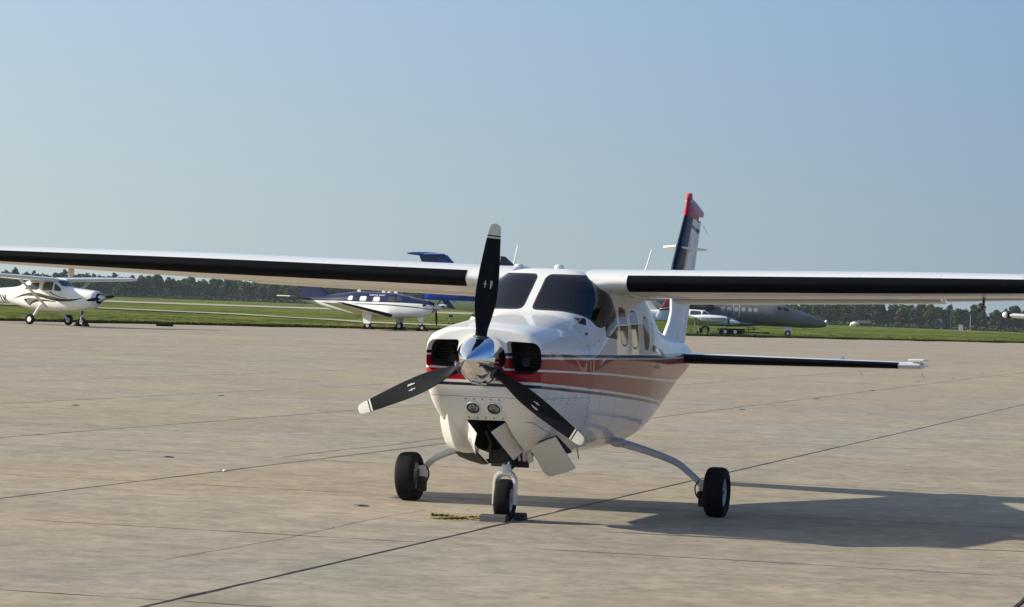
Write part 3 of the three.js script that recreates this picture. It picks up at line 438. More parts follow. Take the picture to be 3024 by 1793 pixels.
  const sp = [[0.0001, 0.333], [0.006, 0.331], [0.02, 0.315], [0.05, 0.277], [0.085, 0.222], [0.12, 0.155], [0.15, 0.08], [0.172, 0.005], [0.186, -0.055], [0.19, -0.085], [0.186, -0.1]].map(([r, z]) => new THREE.Vector2(r, z));
  const spl = new THREE.SplineCurve(sp).getPoints(60).map((p) => new THREE.Vector2(Math.max(0.0001, p.x), p.y));
  const spin = part(plane, 'spinner', new THREE.LatheGeometry(spl, 64).rotateX(Math.PI / 2).translate(0, 1.2566, 0), M.chrome);
  part(spin, 'backplate', new THREE.CylinderGeometry(0.186, 0.186, 0.02, 48).rotateX(Math.PI / 2).translate(0, 1.2566, -0.1), M.metal);
  for (let k = 0; k < 3; k++) { const a = 0.0845 + k * 2 * Math.PI / 3, dx = Math.sin(a), dy = Math.cos(a); part(spin, 'blade_collar', new THREE.TorusGeometry(0.05, 0.008, 8, 24).rotateX(Math.PI / 2).rotateZ(-a).translate(dx * 0.166, 1.2566 + dy * 0.166, 0), M.darkMetal); }
  part(spin, 'hub_bracket', [box(0.05, 0.012, 0.05, -0.02, 1.075, -0.03), box(0.03, 0.012, 0.04, 0.05, 1.07, -0.04), bar(V(-0.05, 1.08, -0.02), V(0.03, 1.06, -0.05), 0.008)], M.metal);
  // landing lamps
  const lp = (x, y) => -0.112 - 1.9 * Math.max(0, 1.1 - y) ** 2 - 0.005;
  const tilt = Math.atan(2 * 1.9 * 0.21);
  const ps = new THREE.Shape(); ps.moveTo(-0.155, -0.0825); ps.lineTo(0.155, -0.0825); ps.lineTo(0.155, 0.0825); ps.lineTo(-0.155, 0.0825); for (const cx of [-0.082, 0.08]) { const h = new THREE.Path(); h.absellipse(cx, 0.002, 0.048, 0.05, 0, Math.PI * 2); ps.holes.push(h); }
  const lampPlate = new THREE.ExtrudeGeometry(ps, { depth: 0.006, bevelEnabled: true, bevelSize: 0.002, bevelThickness: 0.002, bevelSegments: 1, curveSegments: 24 }).translate(0, 0, -0.001);
  const lpan = part(plane, 'lamp_panel', lampPlate.applyMatrix4(new THREE.Matrix4().makeRotationX(tilt)).translate(0.003, 0.884, lp(0, 0.884)), M.whiteSatin);
  for (let i = 0; i < 5; i++) for (const y of [0.955, 0.812]) part(lpan, 'screw', new THREE.CylinderGeometry(0.006, 0.006, 0.008, 8).rotateX(Math.PI / 2 + tilt).translate(-0.13 + i * 0.066, y, lp(0, y) + 0.012), M.darkMetal);
  for (const x of [-0.079, 0.083]) {
    const g = new THREE.Group(); g.name = x < 0 ? 'landing_lamp' : 'landing_lamp_001'; g.position.set(x, 0.886, lp(0, 0.886) + 0.016); g.rotation.x = tilt; plane.add(g);
    part(g, 'lamp_ring', new THREE.TorusGeometry(0.052, 0.007, 10, 32), M.whiteSatin); part(g, 'reflector', new THREE.LatheGeometry([[0.004, -0.05], [0.02, -0.045], [0.035, -0.03], [0.045, -0.008], [0.048, 0]].map((p) => new THREE.Vector2(...p)), 32).rotateX(Math.PI / 2).translate(0, 0, 0), M.reflector); part(g, 'seal', new THREE.TorusGeometry(0.0455, 0.0065, 8, 32).translate(0, 0, 0.003), M.black);
    part(g, 'lens', new THREE.SphereGeometry(0.16, 24, 10, 0, 6.2832, 0, 0.28).rotateX(Math.PI / 2).translate(0, 0, -0.157), M.clear); part(g, 'bulb', [new THREE.SphereGeometry(0.009, 10, 8).translate(0, 0, -0.024), box(0.07, 0.006, 0.004, 0, -0.006, -0.012)], M.metal);
  }
  // lower cowl: induction fairing, doors, cowl flaps
  {
    const R = [[0.9, -0.345, -0.285, -0.235, -0.2, -0.4], [0.87, -0.375, -0.285, -0.21, -0.205, -0.42], [0.82, -0.395, -0.285, -0.2, -0.235, -0.46], [0.76, -0.41, -0.287, -0.192, -0.29, -0.54], [0.68, -0.415, -0.29, -0.19, -0.365, -0.62], [0.61, -0.413, -0.29, -0.186, -0.44, -0.7], [0.565, -0.405, -0.288, -0.183, -0.5, -0.76], [0.535, -0.37, -0.28, -0.19, -0.56, -0.82], [0.522, -0.33, -0.26, -0.2, -0.62, -0.85]];
    const rows = R.map(([y, xl, xm, xr, zf, zb]) => roundPoly([[xl, zb], [xl + 0.004, zf - 0.13], [xm - 0.005, zf - 0.004], [xr - 0.01, zf - 0.15], [xr, zb]], 0.028).map(([x, z]) => [x, y, z]));
    const capTop = rows[0].map(() => [-0.285, 0.906, -0.3]), capBot = rows[0].map(() => [-0.26, 0.517, -0.72]);
    part(plane, 'induction_fairing', toGeo(gridMesh([capTop, ...rows, capBot])), M.white);
  }
  part(plane, 'nose_gear_door', panel([[-0.152, 0.789, -0.285], [-0.043, 0.693, -0.19], [-0.088, 0.611, -0.3], [-0.133, 0.528, -0.5], [-0.165, 0.633, -0.4], [-0.17, 0.734, -0.33]], 0.006), M.white);
  const d1 = part(plane, 'nose_gear_door', panel([[0.148, 0.782, -0.35], [0.047, 0.699, -0.28], [0.108, 0.479, -0.72], [0.191, 0.578, -0.8]], 0.01), M.whiteSatin);
  each(d1, 'hinge', [0.25, 0.5, 0.75].map((t) => bar(V(0.148 + 0.043 * t - 0.004, 0.782 - 0.204 * t, -0.345 - 0.45 * t), V(0.148 + 0.043 * t + 0.004, 0.782 - 0.204 * t - 0.03, -0.345 - 0.45 * t - 0.06), 0.008)), M.metal);
  part(plane, 'cowl_flap', panel([[0.226, 0.591, -0.75], [0.448, 0.678, -0.66], [0.529, 0.434, -1.0], [0.462, 0.403, -1.02], [0.336, 0.364, -1.05], [0.298, 0.363, -1.05], [0.266, 0.399, -1.02]], 0.012), M.whiteSatin);
  each(plane, 'cowl_outlet', [panel([[0.21, 0.6, -0.76], [0.45, 0.69, -0.68], [0.52, 0.56, -0.9], [0.3, 0.49, -0.98]], 0.01), panel([[-0.405, 0.525, -0.88], [-0.2, 0.545, -0.72], [-0.13, 0.44, -0.85], [-0.19, 0.435, -0.9], [-0.3, 0.455, -0.95], [-0.391, 0.487, -0.95]], 0.012), panel([[-0.15, 0.47, -0.86], [-0.13, 0.436, -0.87], [-0.02, 0.45, -0.93], [-0.03, 0.5, -0.93]], 0.012)], M.engine);
  each(plane, 'drain_tube', [bar(V(0.133, 0.55, -0.93), V(0.13, 0.47, -0.96), 0.022), panel([[0.14, 0.52, -0.95], [0.19, 0.535, -0.94], [0.205, 0.47, -0.96], [0.165, 0.448, -0.97]], 0.01), bar(V(0.205, 0.53, -0.95), V(0.225, 0.5, -0.99), 0.016), bar(V(0.09, 0.52, -0.93), V(0.1, 0.465, -0.93), 0.012), bar(V(0.41, 0.56, -1.5), V(0.42, 0.475, -1.53), 0.006), bar(V(0.05, 0.55, -1.4), V(0.05, 0.44, -1.43), 0.012)], M.metal);
  // small things on cowl and roof
  part(plane, 'air_probe', [panel([[0.43, 1.545, -1.27], [0.445, 1.58, -1.31], [0.47, 1.575, -1.34], [0.475, 1.53, -1.34]], 0.02)], M.black);
  part(plane, 'cowl_latch', box(0.02, 0.04, 0.05, 0.5, 1.452, -1.3, 0.006).rotateZ(0), M.darkMetal);
  for (const [x, z, yt] of [[-0.17, -0.62, 1.545], [0.1, -0.7, 1.55], [0.2, -0.55, 1.53]]) part(plane, 'cowl_fastener', new THREE.SphereGeometry(0.012, 10, 6).scale(0.7, 0.4, 0.7).translate(x, yt, z), M.metal);
  for (const s of [-1, 1]) part(plane, 'whip_antenna', [bar(V(0.57 * s, 1.99, -3.0), V((0.57 + 0.01) * s + 0.012, 2.17, -3.12), 0.007, 0.0055), new THREE.CylinderGeometry(0.012, 0.018, 0.02, 12).translate(0.57 * s, 1.995, -3.0)], M.white);
  part(plane, 'dome_antenna', new THREE.SphereGeometry(1, 18, 10).scale(0.045, 0.026, 0.07).translate(-0.4, 1.985, -2.55), M.white);
  part(plane, 'dome_antenna', new THREE.SphereGeometry(1, 18, 10).scale(0.04, 0.024, 0.06).translate(-0.03, 1.99, -2.45), M.white);
  part(plane, 'fin_antenna', panel([[-0.635, 1.98, -2.72], [-0.633, 2.07, -2.78], [-0.61, 2.065, -2.83], [-0.55, 1.98, -3.0]], 0.02).applyMatrix4(new THREE.Matrix4()), M.black);
  // main gear
  const tyreProf = (R, w) => { const p = [], b = w / 2; for (const [r, x] of [[0.56, 0.7], [0.6, 0.86], [0.7, 0.97], [0.8, 1], [0.88, 0.98], [0.94, 0.88], [0.975, 0.72], [0.993, 0.5], [1, 0.22]]) p.push([r * R, x * b]); const full = [...p, ...p.slice().reverse().map(([r, x]) => [r, -x])]; return new THREE.SplineCurve(full.map((q) => new THREE.Vector2(...q))).getPoints(70); };
  const wheel = (name, x, z, R, w, camber, steer = 0) => {
    const g = new THREE.Group(); g.name = name; g.position.set(x, R * 0.985, z); g.rotation.set(0, steer, camber); plane.add(g);
    const tg = new THREE.LatheGeometry(tyreProf(R, w), 56).rotateZ(-Math.PI / 2), p = tg.attributes.position; for (let i = 0; i < p.count; i++) if (p.getY(i) < -R * 0.975) p.setY(i, -R * 0.975); tg.computeVertexNormals();
    part(g, 'tyre', tg, M.rubber);
    for (const q of [-1, 1]) part(g, 'tread_groove', new THREE.TorusGeometry(R * 0.985, 0.0025, 6, 48).rotateY(Math.PI / 2).translate(q * w * 0.12, 0, 0), M.voidBlack);
    part(g, 'rim', new THREE.LatheGeometry([[0.02, w * 0.34], [R * 0.2, w * 0.34], [R * 0.24, w * 0.26], [R * 0.45, w * 0.24], [R * 0.53, w * 0.36], [R * 0.58, w * 0.36], [R * 0.58, -w * 0.36], [R * 0.53, -w * 0.36], [R * 0.45, -w * 0.24], [0.02, -w * 0.3]].map((q) => new THREE.Vector2(...q)), 40).rotateZ(-Math.PI / 2), M.greyPaint);
    const bolts = []; for (let i = 0; i < 6; i++) { const a = i * Math.PI / 3; bolts.push(new THREE.CylinderGeometry(0.008, 0.008, w * 0.6, 6).rotateZ(Math.PI / 2).translate(0, Math.cos(a) * R * 0.34, Math.sin(a) * R * 0.34)); } each(g, 'bolt', bolts, M.darkMetal);
    return g;
  };
  wheel('main_wheel', 1.306, -2.687, 0.205, 0.163, -0.0); wheel('main_wheel_001', -1.315, -2.687, 0.205, 0.163, 0.06);
  for (const s of [1, -1]) {
    const dx = s > 0 ? 0 : 0.0;
    const lg = part(plane, 'main_gear_leg', tube(s > 0 ? [V(0.4, 0.6, -2.5), V(0.55, 0.565, -2.56), V(0.84, 0.482, -2.6), V(0.975, 0.425, -2.65), V(1.07, 0.352, -2.68), V(1.14, 0.292, -2.687), V(1.205, 0.22, -2.687)] : [V(-0.4, 0.56, -2.5), V(-0.62, 0.54, -2.56), V(-0.85, 0.462, -2.6), V(-0.97, 0.42, -2.63), V(-1.1, 0.36, -2.66), V(-1.17, 0.297, -2.687), V(-1.215, 0.22, -2.687)], 0.036, 0.024, 40, 14), M.greyPaint);
    part(lg, 'axle_block', [box(0.075, 0.11, 0.1, 1.2 * s, 0.245, -2.687, 0.015), bar(V(1.17 * s, 0.2, -2.687), V(1.32 * s, 0.2, -2.687), 0.022)], M.greyPaint);
    part(lg, 'brake_caliper', [box(0.07, 0.13, 0.09, 1.2 * s, 0.145, -2.66, 0.012), bar(V(1.17 * s, 0.12, -2.63), V(1.23 * s, 0.12, -2.63), 0.02), box(0.035, 0.05, 0.05, 1.175 * s, 0.18, -2.62, 0.01)], M.engine);
    part(lg, 'brake_disc', new THREE.CylinderGeometry(0.085, 0.085, 0.012, 32).rotateZ(Math.PI / 2).translate(1.222 * s, 0.2, -2.687), M.darkMetal);
    part(lg, 'brake_hose', tube([V(1.17 * s, 0.3, -2.66), V(1.135 * s, 0.24, -2.64), V(1.15 * s, 0.17, -2.63), V(1.19 * s, 0.13, -2.63)], 0.006), M.black);
    part(lg, 'leg_seal', new THREE.SphereGeometry(1, 16, 10).scale(0.075, 0.04, 0.085).translate(0.5 * s, s > 0 ? 0.575 : 0.55, -2.54), M.greyPaint);
  }
  // nose gear
  wheel('nose_wheel', 0, -0.908, 0.162, 0.125, 0, 0.04);
  {
    const fork = new THREE.Shape(); fork.moveTo(-0.088, 0.12); fork.lineTo(-0.088, 0.28); fork.bezierCurveTo(-0.088, 0.345, -0.05, 0.378, 0, 0.38); fork.bezierCurveTo(0.05, 0.378, 0.088, 0.345, 0.088, 0.28); fork.lineTo(0.088, 0.12); fork.lineTo(0.074, 0.12); fork.lineTo(0.074, 0.275); fork.bezierCurveTo(0.074, 0.33, 0.042, 0.356, 0, 0.358); fork.bezierCurveTo(-0.042, 0.356, -0.074, 0.33, -0.074, 0.275); fork.lineTo(-0.074, 0.12); fork.closePath();
    const ng = part(plane, 'nose_gear_fork', [new THREE.ExtrudeGeometry(fork, { depth: 0.06, bevelEnabled: true, bevelSize: 0.004, bevelThickness: 0.004, bevelSegments: 2, curveSegments: 16 }).translate(0, 0.01, -0.93), new THREE.CylinderGeometry(0.034, 0.046, 0.06, 20).translate(0.003, 0.405, -0.9), bar(V(-0.098, 0.16, -0.908), V(0.098, 0.16, -0.908), 0.014)], M.white);
    part(ng, 'strut', bar(V(0.003, 0.42, -0.9), V(0.012, 0.62, -0.95), 0.025), M.chrome); part(ng, 'strut_cylinder', bar(V(0.008, 0.49, -0.92), V(0.012, 0.75, -0.97), 0.036), M.darkMetal);
    part(ng, 'torque_link', [panel([[0.045, 0.4, -0.94], [0.06, 0.42, -0.98], [0.06, 0.5, -0.98], [0.045, 0.49, -0.94]], 0.012), bar(V(0.03, 0.4, -0.94), V(0.055, 0.44, -1.0), 0.012), bar(V(0.055, 0.44, -1.0), V(0.035, 0.5, -0.95), 0.012)], M.engine);
    part(ng, 'mud_guard', new THREE.TorusGeometry(0.05, 0.009, 8, 20, Math.PI).scale(1, 0.7, 1).translate(0, 0.315, -0.9), M.whiteSatin);
  }
}

// ---------------------------------------------------------------- chocks and small things on the apron near by
{
  const t = thing('wheel_chock', 'grey wheel chock pair with yellow rope at the nose wheel of the red-banded airplane', 'wheel chock');
  t.position.copy(plane.position); t.rotation.y = plane.rotation.y;
  const rub = std({ color: C(0.06, 0.063, 0.067), roughness: 0.85 });
  const blk = (x, z, w) => { const s = new THREE.Shape(); s.moveTo(-0.05, 0); s.lineTo(0.05, 0); s.lineTo(0.042, 0.034); s.lineTo(0.024, 0.048); s.lineTo(-0.024, 0.048); s.lineTo(-0.042, 0.034); return new THREE.ExtrudeGeometry(s, { depth: w, bevelEnabled: true, bevelSize: 0.004, bevelThickness: 0.004, bevelSegments: 2 }).translate(0, 0.004, -w / 2).rotateY(Math.PI / 2).translate(x, 0, z); };
  part(t, 'chock_block', blk(-0.035, -0.735, 0.2), rub); part(t, 'chock_block', blk(0.02, -1.085, 0.2), rub);
  const rope = []; const add = (pts) => { const c = new THREE.CatmullRomCurve3(pts.map((p) => V(...p))), n = 90; for (const ph of [0, Math.PI]) { const q = []; for (let i = 0; i <= n; i++) { const p = c.getPointAt(i / n), a = i * 0.9 + ph; q.push(V(p.x + 0.004 * Math.cos(a) * 0.3, p.y + 0.0045 * Math.sin(a), p.z + 0.0045 * Math.cos(a))); } rope.push(tube(q, 0.006, 0.006, n * 2, 6)); } };
  add([[-0.14, 0.03, -0.735], [-0.2, 0.013, -0.74], [-0.27, 0.012, -0.78], [-0.32, 0.012, -0.7], [-0.4, 0.012, -0.63], [-0.5, 0.012, -0.66], [-0.553, 0.014, -0.8], [-0.54, 0.013, -0.93], [-0.47, 0.012, -0.96], [-0.38, 0.012, -0.92], [-0.3, 0.013, -0.84], [-0.22, 0.018, -0.88], [-0.14, 0.014, -0.99], [-0.09, 0.03, -1.08]]);
  rope.push(new THREE.SphereGeometry(0.02, 10, 8).translate(-0.556, 0.018, -0.82), new THREE.SphereGeometry(0.016, 10, 8).translate(-0.15, 0.03, -0.735), new THREE.SphereGeometry(0.016, 10, 8).translate(-0.095, 0.03, -1.08));
  part(t, 'rope', rope, std({ color: C(0.15, 0.115, 0.022), roughness: 0.85 }));
}
{
  const pos = [[-7.49, 24.33, 'sunken tie-down ring in the concrete left of the yellow chock rope'], [-11.28, 29.96, 'sunken tie-down ring in the concrete at mid left, near the white pebble'], [-17.25, 42, 'farthest sunken tie-down ring at the left edge of the photo'], [-17.5, 48.81, 'tie-down ring in the concrete just above the left propeller blade, far behind it'], ...[[-9.77, 53.96], [-9.87, 62.85], [-10.06, 72.32], [-10.6, 85], [-10.53, 92.58], [-10.66, 102.05]].map(([a, l]) => [a, l, 'distant tie-down ring along the joint beyond the big tailplane, right'])];
  let proto;
  pos.forEach(([a, l, label], i) => {
    const o = i ? proto.clone() : thing('tie_down', label, 'tie-down ring', 'tie-down rings set in the apron');
    if (!i) { proto = o; part(o, 'cup', new THREE.CylinderGeometry(0.055, 0.05, 0.004, 24).translate(0, 0.003, 0), M.voidBlack); part(o, 'rim', new THREE.TorusGeometry(0.057, 0.006, 8, 28).rotateX(Math.PI / 2).translate(0, 0.003, 0), M.darkMetal); part(o, 'ring', new THREE.TorusGeometry(0.03, 0.005, 8, 20).rotateX(1.57).translate(0, 0.006, 0), M.darkMetal); }
    else { o.name = numbered('tie_down'); o.userData = { ...o.userData, label }; scene.add(o); }
    o.position.copy(onApron(a, l));
  });
  const g = new THREE.IcosahedronGeometry(0.022, 1), p = g.attributes.position; for (let i = 0; i < p.count; i++) p.setXYZ(i, p.getX(i) * (1 + 0.25 * Math.sin(i * 1.7)), p.getY(i) * 0.6, p.getZ(i) * 1.2);
  g.computeVertexNormals(); const m = new THREE.Mesh(g, std({ color: C(0.8, 0.79, 0.74), roughness: 0.6 })); m.name = 'pebble'; m.castShadow = m.receiveShadow = true; scene.add(m); tag(m, 'small white pebble lying on the concrete at mid left', 'pebble'); m.position.set(-2.64, 0.012, -29.6);
}
// ---------------------------------------------------------------- airplanes farther off
function planeBody(t, K, opt) { // body with livery painted from the side and windows cut out of it
  const NT = opt.nt || 72, rows = [], z0 = K[0][0], z1 = K[K.length - 1][0], n = opt.n || 130;
  for (let i = 0; i <= n; i++) { const s = z0 + (z1 - z0) * i / n; rows.push(Array.from({ length: NT }, (_, j) => bodyPoint(K, s, -Math.PI / 2 + 2 * Math.PI * j / NT))); }
  let skin = gridMesh(rows); const glass = [], u = (x, y, z) => [(z - z1) / (z0 - z1), (y - opt.y0) / (opt.y1 - opt.y0)];
  for (const [name, poly, r, map, mat] of opt.windows || []) { const v = roundPoly(poly, r), f = (x, y, z) => { const p = map(x, y, z); return p ? sdPoly(p[0], p[1], v) : 5; }; const [o, g] = cut(skin, f); skin = o; glass.push([name, g, mat]); }
  const tex = canvasTex(1024, 512, (x, w, h) => opt.draw(x, (z) => (z - z1) / (z0 - z1) * w, (y) => h - (y - opt.y0) / (opt.y1 - opt.y0) * h, w, h));
  part(t, 'fuselage', toGeo(skin, u), paint({ map: tex, roughness: 0.35, ...(opt.mat || {}) }));
  for (const [name, g, mat] of glass) if (g.I.length) part(t, name, toGeo(g), mat || M.darkGlass);
  const ln = gridMesh(rows); for (let i = 0; i < ln.P.length; i++) ln.P[i] -= ln.N[i] * 0.05; part(t, 'cabin_lining', toGeo(ln), M.liner);
}
M.darkGlass = new THREE.MeshPhysicalMaterial({ color: C(0.2, 0.22, 0.23), transmission: 0.75, thickness: 0, roughness: 0.03, side: THREE.DoubleSide });
M.shade = paint({ color: C(0.74, 0.74, 0.76), roughness: 0.5 });
const right = (x0) => (x, y, z) => (x < -x0 ? [z, y] : null), left = (x0) => (x, y, z) => (x > x0 ? [z, y] : null);
function smallWheel(t, name, x, z, R, w, rimMat = M.metal) { const g = new THREE.Group(); g.name = name; g.position.set(x, R, z); t.add(g); part(g, 'tyre', new THREE.TorusGeometry(R - w * 0.45, w * 0.45, 12, 28).rotateY(Math.PI / 2).scale(1.1, 1, 1), M.rubber); part(g, 'rim', new THREE.CylinderGeometry(R * 0.55, R * 0.55, w * 0.7, 20).rotateZ(Math.PI / 2), rimMat); }
function wedgeChock(t, x, z, w, R) { const s = new THREE.Shape(); s.moveTo(0, 0); s.lineTo(R * 0.9, 0); s.lineTo(R * 0.75, 0.04); s.lineTo(0.03, R * 0.75); s.lineTo(0, R * 0.7); const g = new THREE.ExtrudeGeometry(s, { depth: w, bevelEnabled: true, bevelSize: 0.008, bevelThickness: 0.008, bevelSegments: 1 }).translate(0, 0.008, -w / 2).rotateY(-Math.PI / 2); return [g.clone().translate(x, 0, z + R * 0.72), g.clone().rotateY(Math.PI).translate(x, 0, z - R * 0.72)]; }
function mainAxes(t, X, Z, ang, sc) { t.position.set(X, 0, -Z); t.rotation.y = ang; t.scale.setScalar(sc); }
function place(t, name, label, x, z, w, R, group) { // chocks of a wheel of plane t: a thing of their own
  const c = thing(name, label, 'wheel chock', group); c.position.copy(t.position); c.rotation.y = t.rotation.y; c.scale.copy(t.scale);
  for (const g of wedgeChock(c, x, z, w, R)) part(c, 'chock_wedge', g, M.rubber);
}
// high-wing trainer at the left edge. local z = nose, x = its left, origin under the main wheels
function makeTrainer(t) {
  const K = [[2.62, 0.24, 1.42, 1.62, 1.16, 2.3, 2.3], [2.5, 0.36, 1.4, 1.72, 1.02, 2.6, 2.6], [2.0, 0.46, 1.35, 1.79, 0.9, 2.7, 2.8], [1.4, 0.52, 1.32, 1.86, 0.82, 2.8, 3], [1.15, 0.53, 1.32, 1.9, 0.81, 2.8, 3], [0.75, 0.54, 1.3, 2.24, 0.8, 3.2, 3], [0.6, 0.54, 1.3, 2.32, 0.8, 3.5, 3], [-0.6, 0.53, 1.3, 2.32, 0.82, 3.5, 2.8], [-1.1, 0.46, 1.32, 2.16, 0.88, 2.8, 2.6], [-1.7, 0.36, 1.36, 1.84, 0.98, 2.4, 2.4], [-3.2, 0.22, 1.42, 1.68, 1.14, 2.2, 2.2], [-4.7, 0.08, 1.48, 1.6, 1.36, 2, 2], [-4.95, 0.03, 1.48, 1.54, 1.42, 2, 2]];
  const sideWins = [[[0.62, 1.66], [0.62, 2.1], [0.98, 1.78], [0.98, 1.66]], [[-0.02, 1.66], [0.02, 2.12], [0.54, 2.14], [0.54, 1.66]], [[-1.02, 1.68], [-0.98, 1.82], [-0.6, 2.06], [-0.2, 2.1], [-0.2, 1.68]]];
  const wins = [...sideWins.map((p) => ['side_window', p, 0.08, right(0.2)]), ...sideWins.map((p) => ['side_window', p, 0.08, left(0.2)]), ['windscreen', [[-0.4, 1.93], [0.4, 1.93], [0.36, 2.25], [-0.36, 2.25]], 0.06, (x, y, z) => (z > 0.64 && z < 1.2 ? [x, y] : null)], ['rear_window', [[-0.26, 1.86], [0.26, 1.86], [0.24, 2.1], [-0.24, 2.1]], 0.05, (x, y, z) => (z < -0.85 && z > -1.9 && y > 1.8 ? [x, y] : null)], ['cowl_inlet', [[-0.3, 1.3], [-0.14, 1.3], [-0.14, 1.44], [-0.3, 1.44]], 0.04, (x, y, z) => (z > 2.46 ? [x, y] : null), M.voidBlack], ['cowl_inlet', [[0.3, 1.3], [0.14, 1.3], [0.14, 1.44], [0.3, 1.44]], 0.04, (x, y, z) => (z > 2.46 ? [x, y] : null), M.voidBlack]];
  const low = (y) => (y > 1.6 ? 1.6 + (y - 1.6) * 0.76 : y); for (const k of K) k[3] = low(k[3]); for (const q of wins) if (q[0] !== 'cowl_inlet') q[1] = q[1].map(([a, b]) => [a, low(b)]);
  planeBody(t, K, { y0: 0.7, y1: 2.5, windows: wins, draw(x, px, py, w, h) {
    x.fillStyle = '#e6e6e4'; x.fillRect(0, 0, w, h);
    const sweep = (P, Q, c) => { x.fillStyle = c; x.beginPath(); x.moveTo(px(P[0][0]), py(P[0][1])); x.quadraticCurveTo(px(P[1][0]), py(P[1][1]), px(P[2][0]), py(P[2][1])); x.lineTo(px(Q[0][0]), py(Q[0][1])); x.quadraticCurveTo(px(Q[1][0]), py(Q[1][1]), px(Q[2][0]), py(Q[2][1])); x.fill(); };
    sweep([[-1.75, 1.22], [-0.7, 1.72], [0.3, 1.43]], [[0.3, 1.28], [-0.7, 1.55], [-1.75, 1.22]], '#191a12'); sweep([[0.2, 1.46], [1.2, 1.22], [2.1, 1.4]], [[2.1, 1.38], [1.2, 1.08], [0.2, 1.31]], '#191a12');
    x.fillStyle = '#a89a3c'; for (let i = 0; i < 26; i++) { const z = -0.95 + i * 0.105, y = z < 0.3 ? 1.47 - 0.1 * (z + 0.3) ** 2 : 1.36 - 0.13 * (z - 0.3) + 0.035 * (z - 0.3) ** 2; x.save(); x.translate(px(z), py(y)); x.transform(1, 0, -0.45, 1, 0, 0); x.fillRect(0, -9, 3.5, 19); x.restore(); }
    sweep([[-1.05, 1.25], [-0.6, 1.36], [0.75, 1.2]], [[0.75, 1.17], [-0.4, 1.27], [-0.68, 0.98]], '#26261c'); sweep([[-0.9, 1.22], [-0.6, 1.3], [-0.2, 1.25]], [[-0.2, 1.25], [-0.6, 1.2], [-0.68, 1.02]], '#7c7c74');
    sweep([[0.45, 1.62], [0.7, 1.42], [1.35, 1.36]], [[1.35, 1.34], [0.75, 1.37], [0.35, 1.6]], '#17181a');
    x.fillStyle = '#15170f'; x.font = 'bold 128px sans-serif'; x.textAlign = 'center'; x.save(); x.translate(px(-2.2), py(1.08)); x.scale(0.475, 1); x.transform(1, 0, 0.42, 1, 0, 0); x.fillText('JK', 0, 0); x.restore();
  } });
  for (const s of [1, -1]) {
    const st = (x) => { const k = clamp((x - 2.6) / 2.9); return { x: x * s, y: 2.1 + 0.03 * (x - 0.4), z: 0.72 - 0.08 * k, c: 1.63 - 0.5 * k, t: 0.12, inc: 0.03 }; };
    let S = []; for (let i = 0; i <= 10; i++) S.push(st(0.2 + 4.8 * i / 10)); S.push({ ...st(5.07), t: 0.05 }); if (s < 0) S.reverse();
    const w = part(t, 'wing', wingGeo(S, { n: 30 }), M.white);
    part(t, 'wing_strut', new THREE.CylinderGeometry(1, 1, 1, 12).scale(0.035, Math.hypot(1.9, 1.2), 0.085).rotateZ(-Math.atan2(1.9, 1.2) * s).translate((0.5 + 0.95) * s, 0.95 + 0.6, 0.25), M.shade);
    let T = []; for (let i = 0; i <= 4; i++) { const x = 0.05 + 1.66 * i / 4; T.push({ x: x * s, y: 1.5, z: -3.75 - 0.25 * i / 4, c: 1.35 - 0.45 * i / 4, t: 0.09 }); } if (s < 0) T.reverse(); part(t, 'tailplane', wingGeo(T, { n: 20, camber: 0 }), M.white);
    part(t, 'main_gear_leg', tube([V(0.4 * s, 0.86, -0.02), V(0.6 * s, 0.78, -0.02), V(0.95 * s, 0.45, 0), V(1.18 * s, 0.22, 0)], 0.075, 0.05, 16, 8), M.white);
    smallWheel(t, s > 0 ? 'main_wheel' : 'main_wheel_001', 1.27 * s, 0, 0.23, 0.16, M.white);
    part(t, 'roof_antenna', bar(V(0.3 * s, 2.15, -0.1), V(0.3 * s, 2.56, -0.45), 0.008), M.white);
  }
  const F = [1.5, 1.9, 2.3, 2.7].map((y, i) => ({ up: true, x: 0, y, z: -3.75 - 0.27 * i, c: 1.25 - 0.19 * i, t: 0.1 })); part(t, 'tail_fin', wingGeo(F, { n: 20, camber: 0 }), M.white);
  part(t, 'nose_gear_leg', [bar(V(0, 0.95, 1.68), V(0, 0.3, 1.74), 0.035), panel([[-0.09, 0.2, 1.72], [-0.09, 0.42, 1.74], [0.09, 0.42, 1.74], [0.09, 0.2, 1.72]], 0.03), bar(V(0, 0.85, 1.45), V(0, 0.5, 1.7), 0.02)], M.shade);
  smallWheel(t, 'nose_wheel', 0, 1.74, 0.19, 0.13, M.white);
  part(t, 'spinner', new THREE.LatheGeometry([[0.001, 0.34], [0.06, 0.28], [0.12, 0.15], [0.15, 0.0], [0.15, -0.03]].map((p) => new THREE.Vector2(...p)), 24).rotateX(Math.PI / 2).translate(0, 1.4, 2.66), M.metal);
  const pb = (a) => [0, 1].map((k) => new THREE.SphereGeometry(1, 14, 8).scale(0.075, 0.46, 0.025).rotateY(0.5).translate(0, 0.5, 0).rotateZ(a + k * Math.PI).translate(0, 1.4, 2.7)); for (const g of pb(1.68)) part(t, 'propeller_blade', g, M.blade);
  part(t, 'exhaust_pipe', bar(V(-0.15, 0.85, 1.9), V(-0.2, 0.68, 1.86), 0.04), M.engine);
}
const trainer = thing('trainer_airplane', 'white high-wing airplane with black and yellow swoosh, cut by the left edge', 'airplane');
makeTrainer(trainer); for (const m of trainer.children) if (!/gear|wheel/.test(m.name)) m.position.y -= 0.2;
mainAxes(trainer, -20.6, 140.5, 1.03, 1.06);
place(trainer, 'wheel_chock', 'black chocks at the nose wheel of the high-wing airplane on the left', 0, 1.74, 0.34, 0.19);
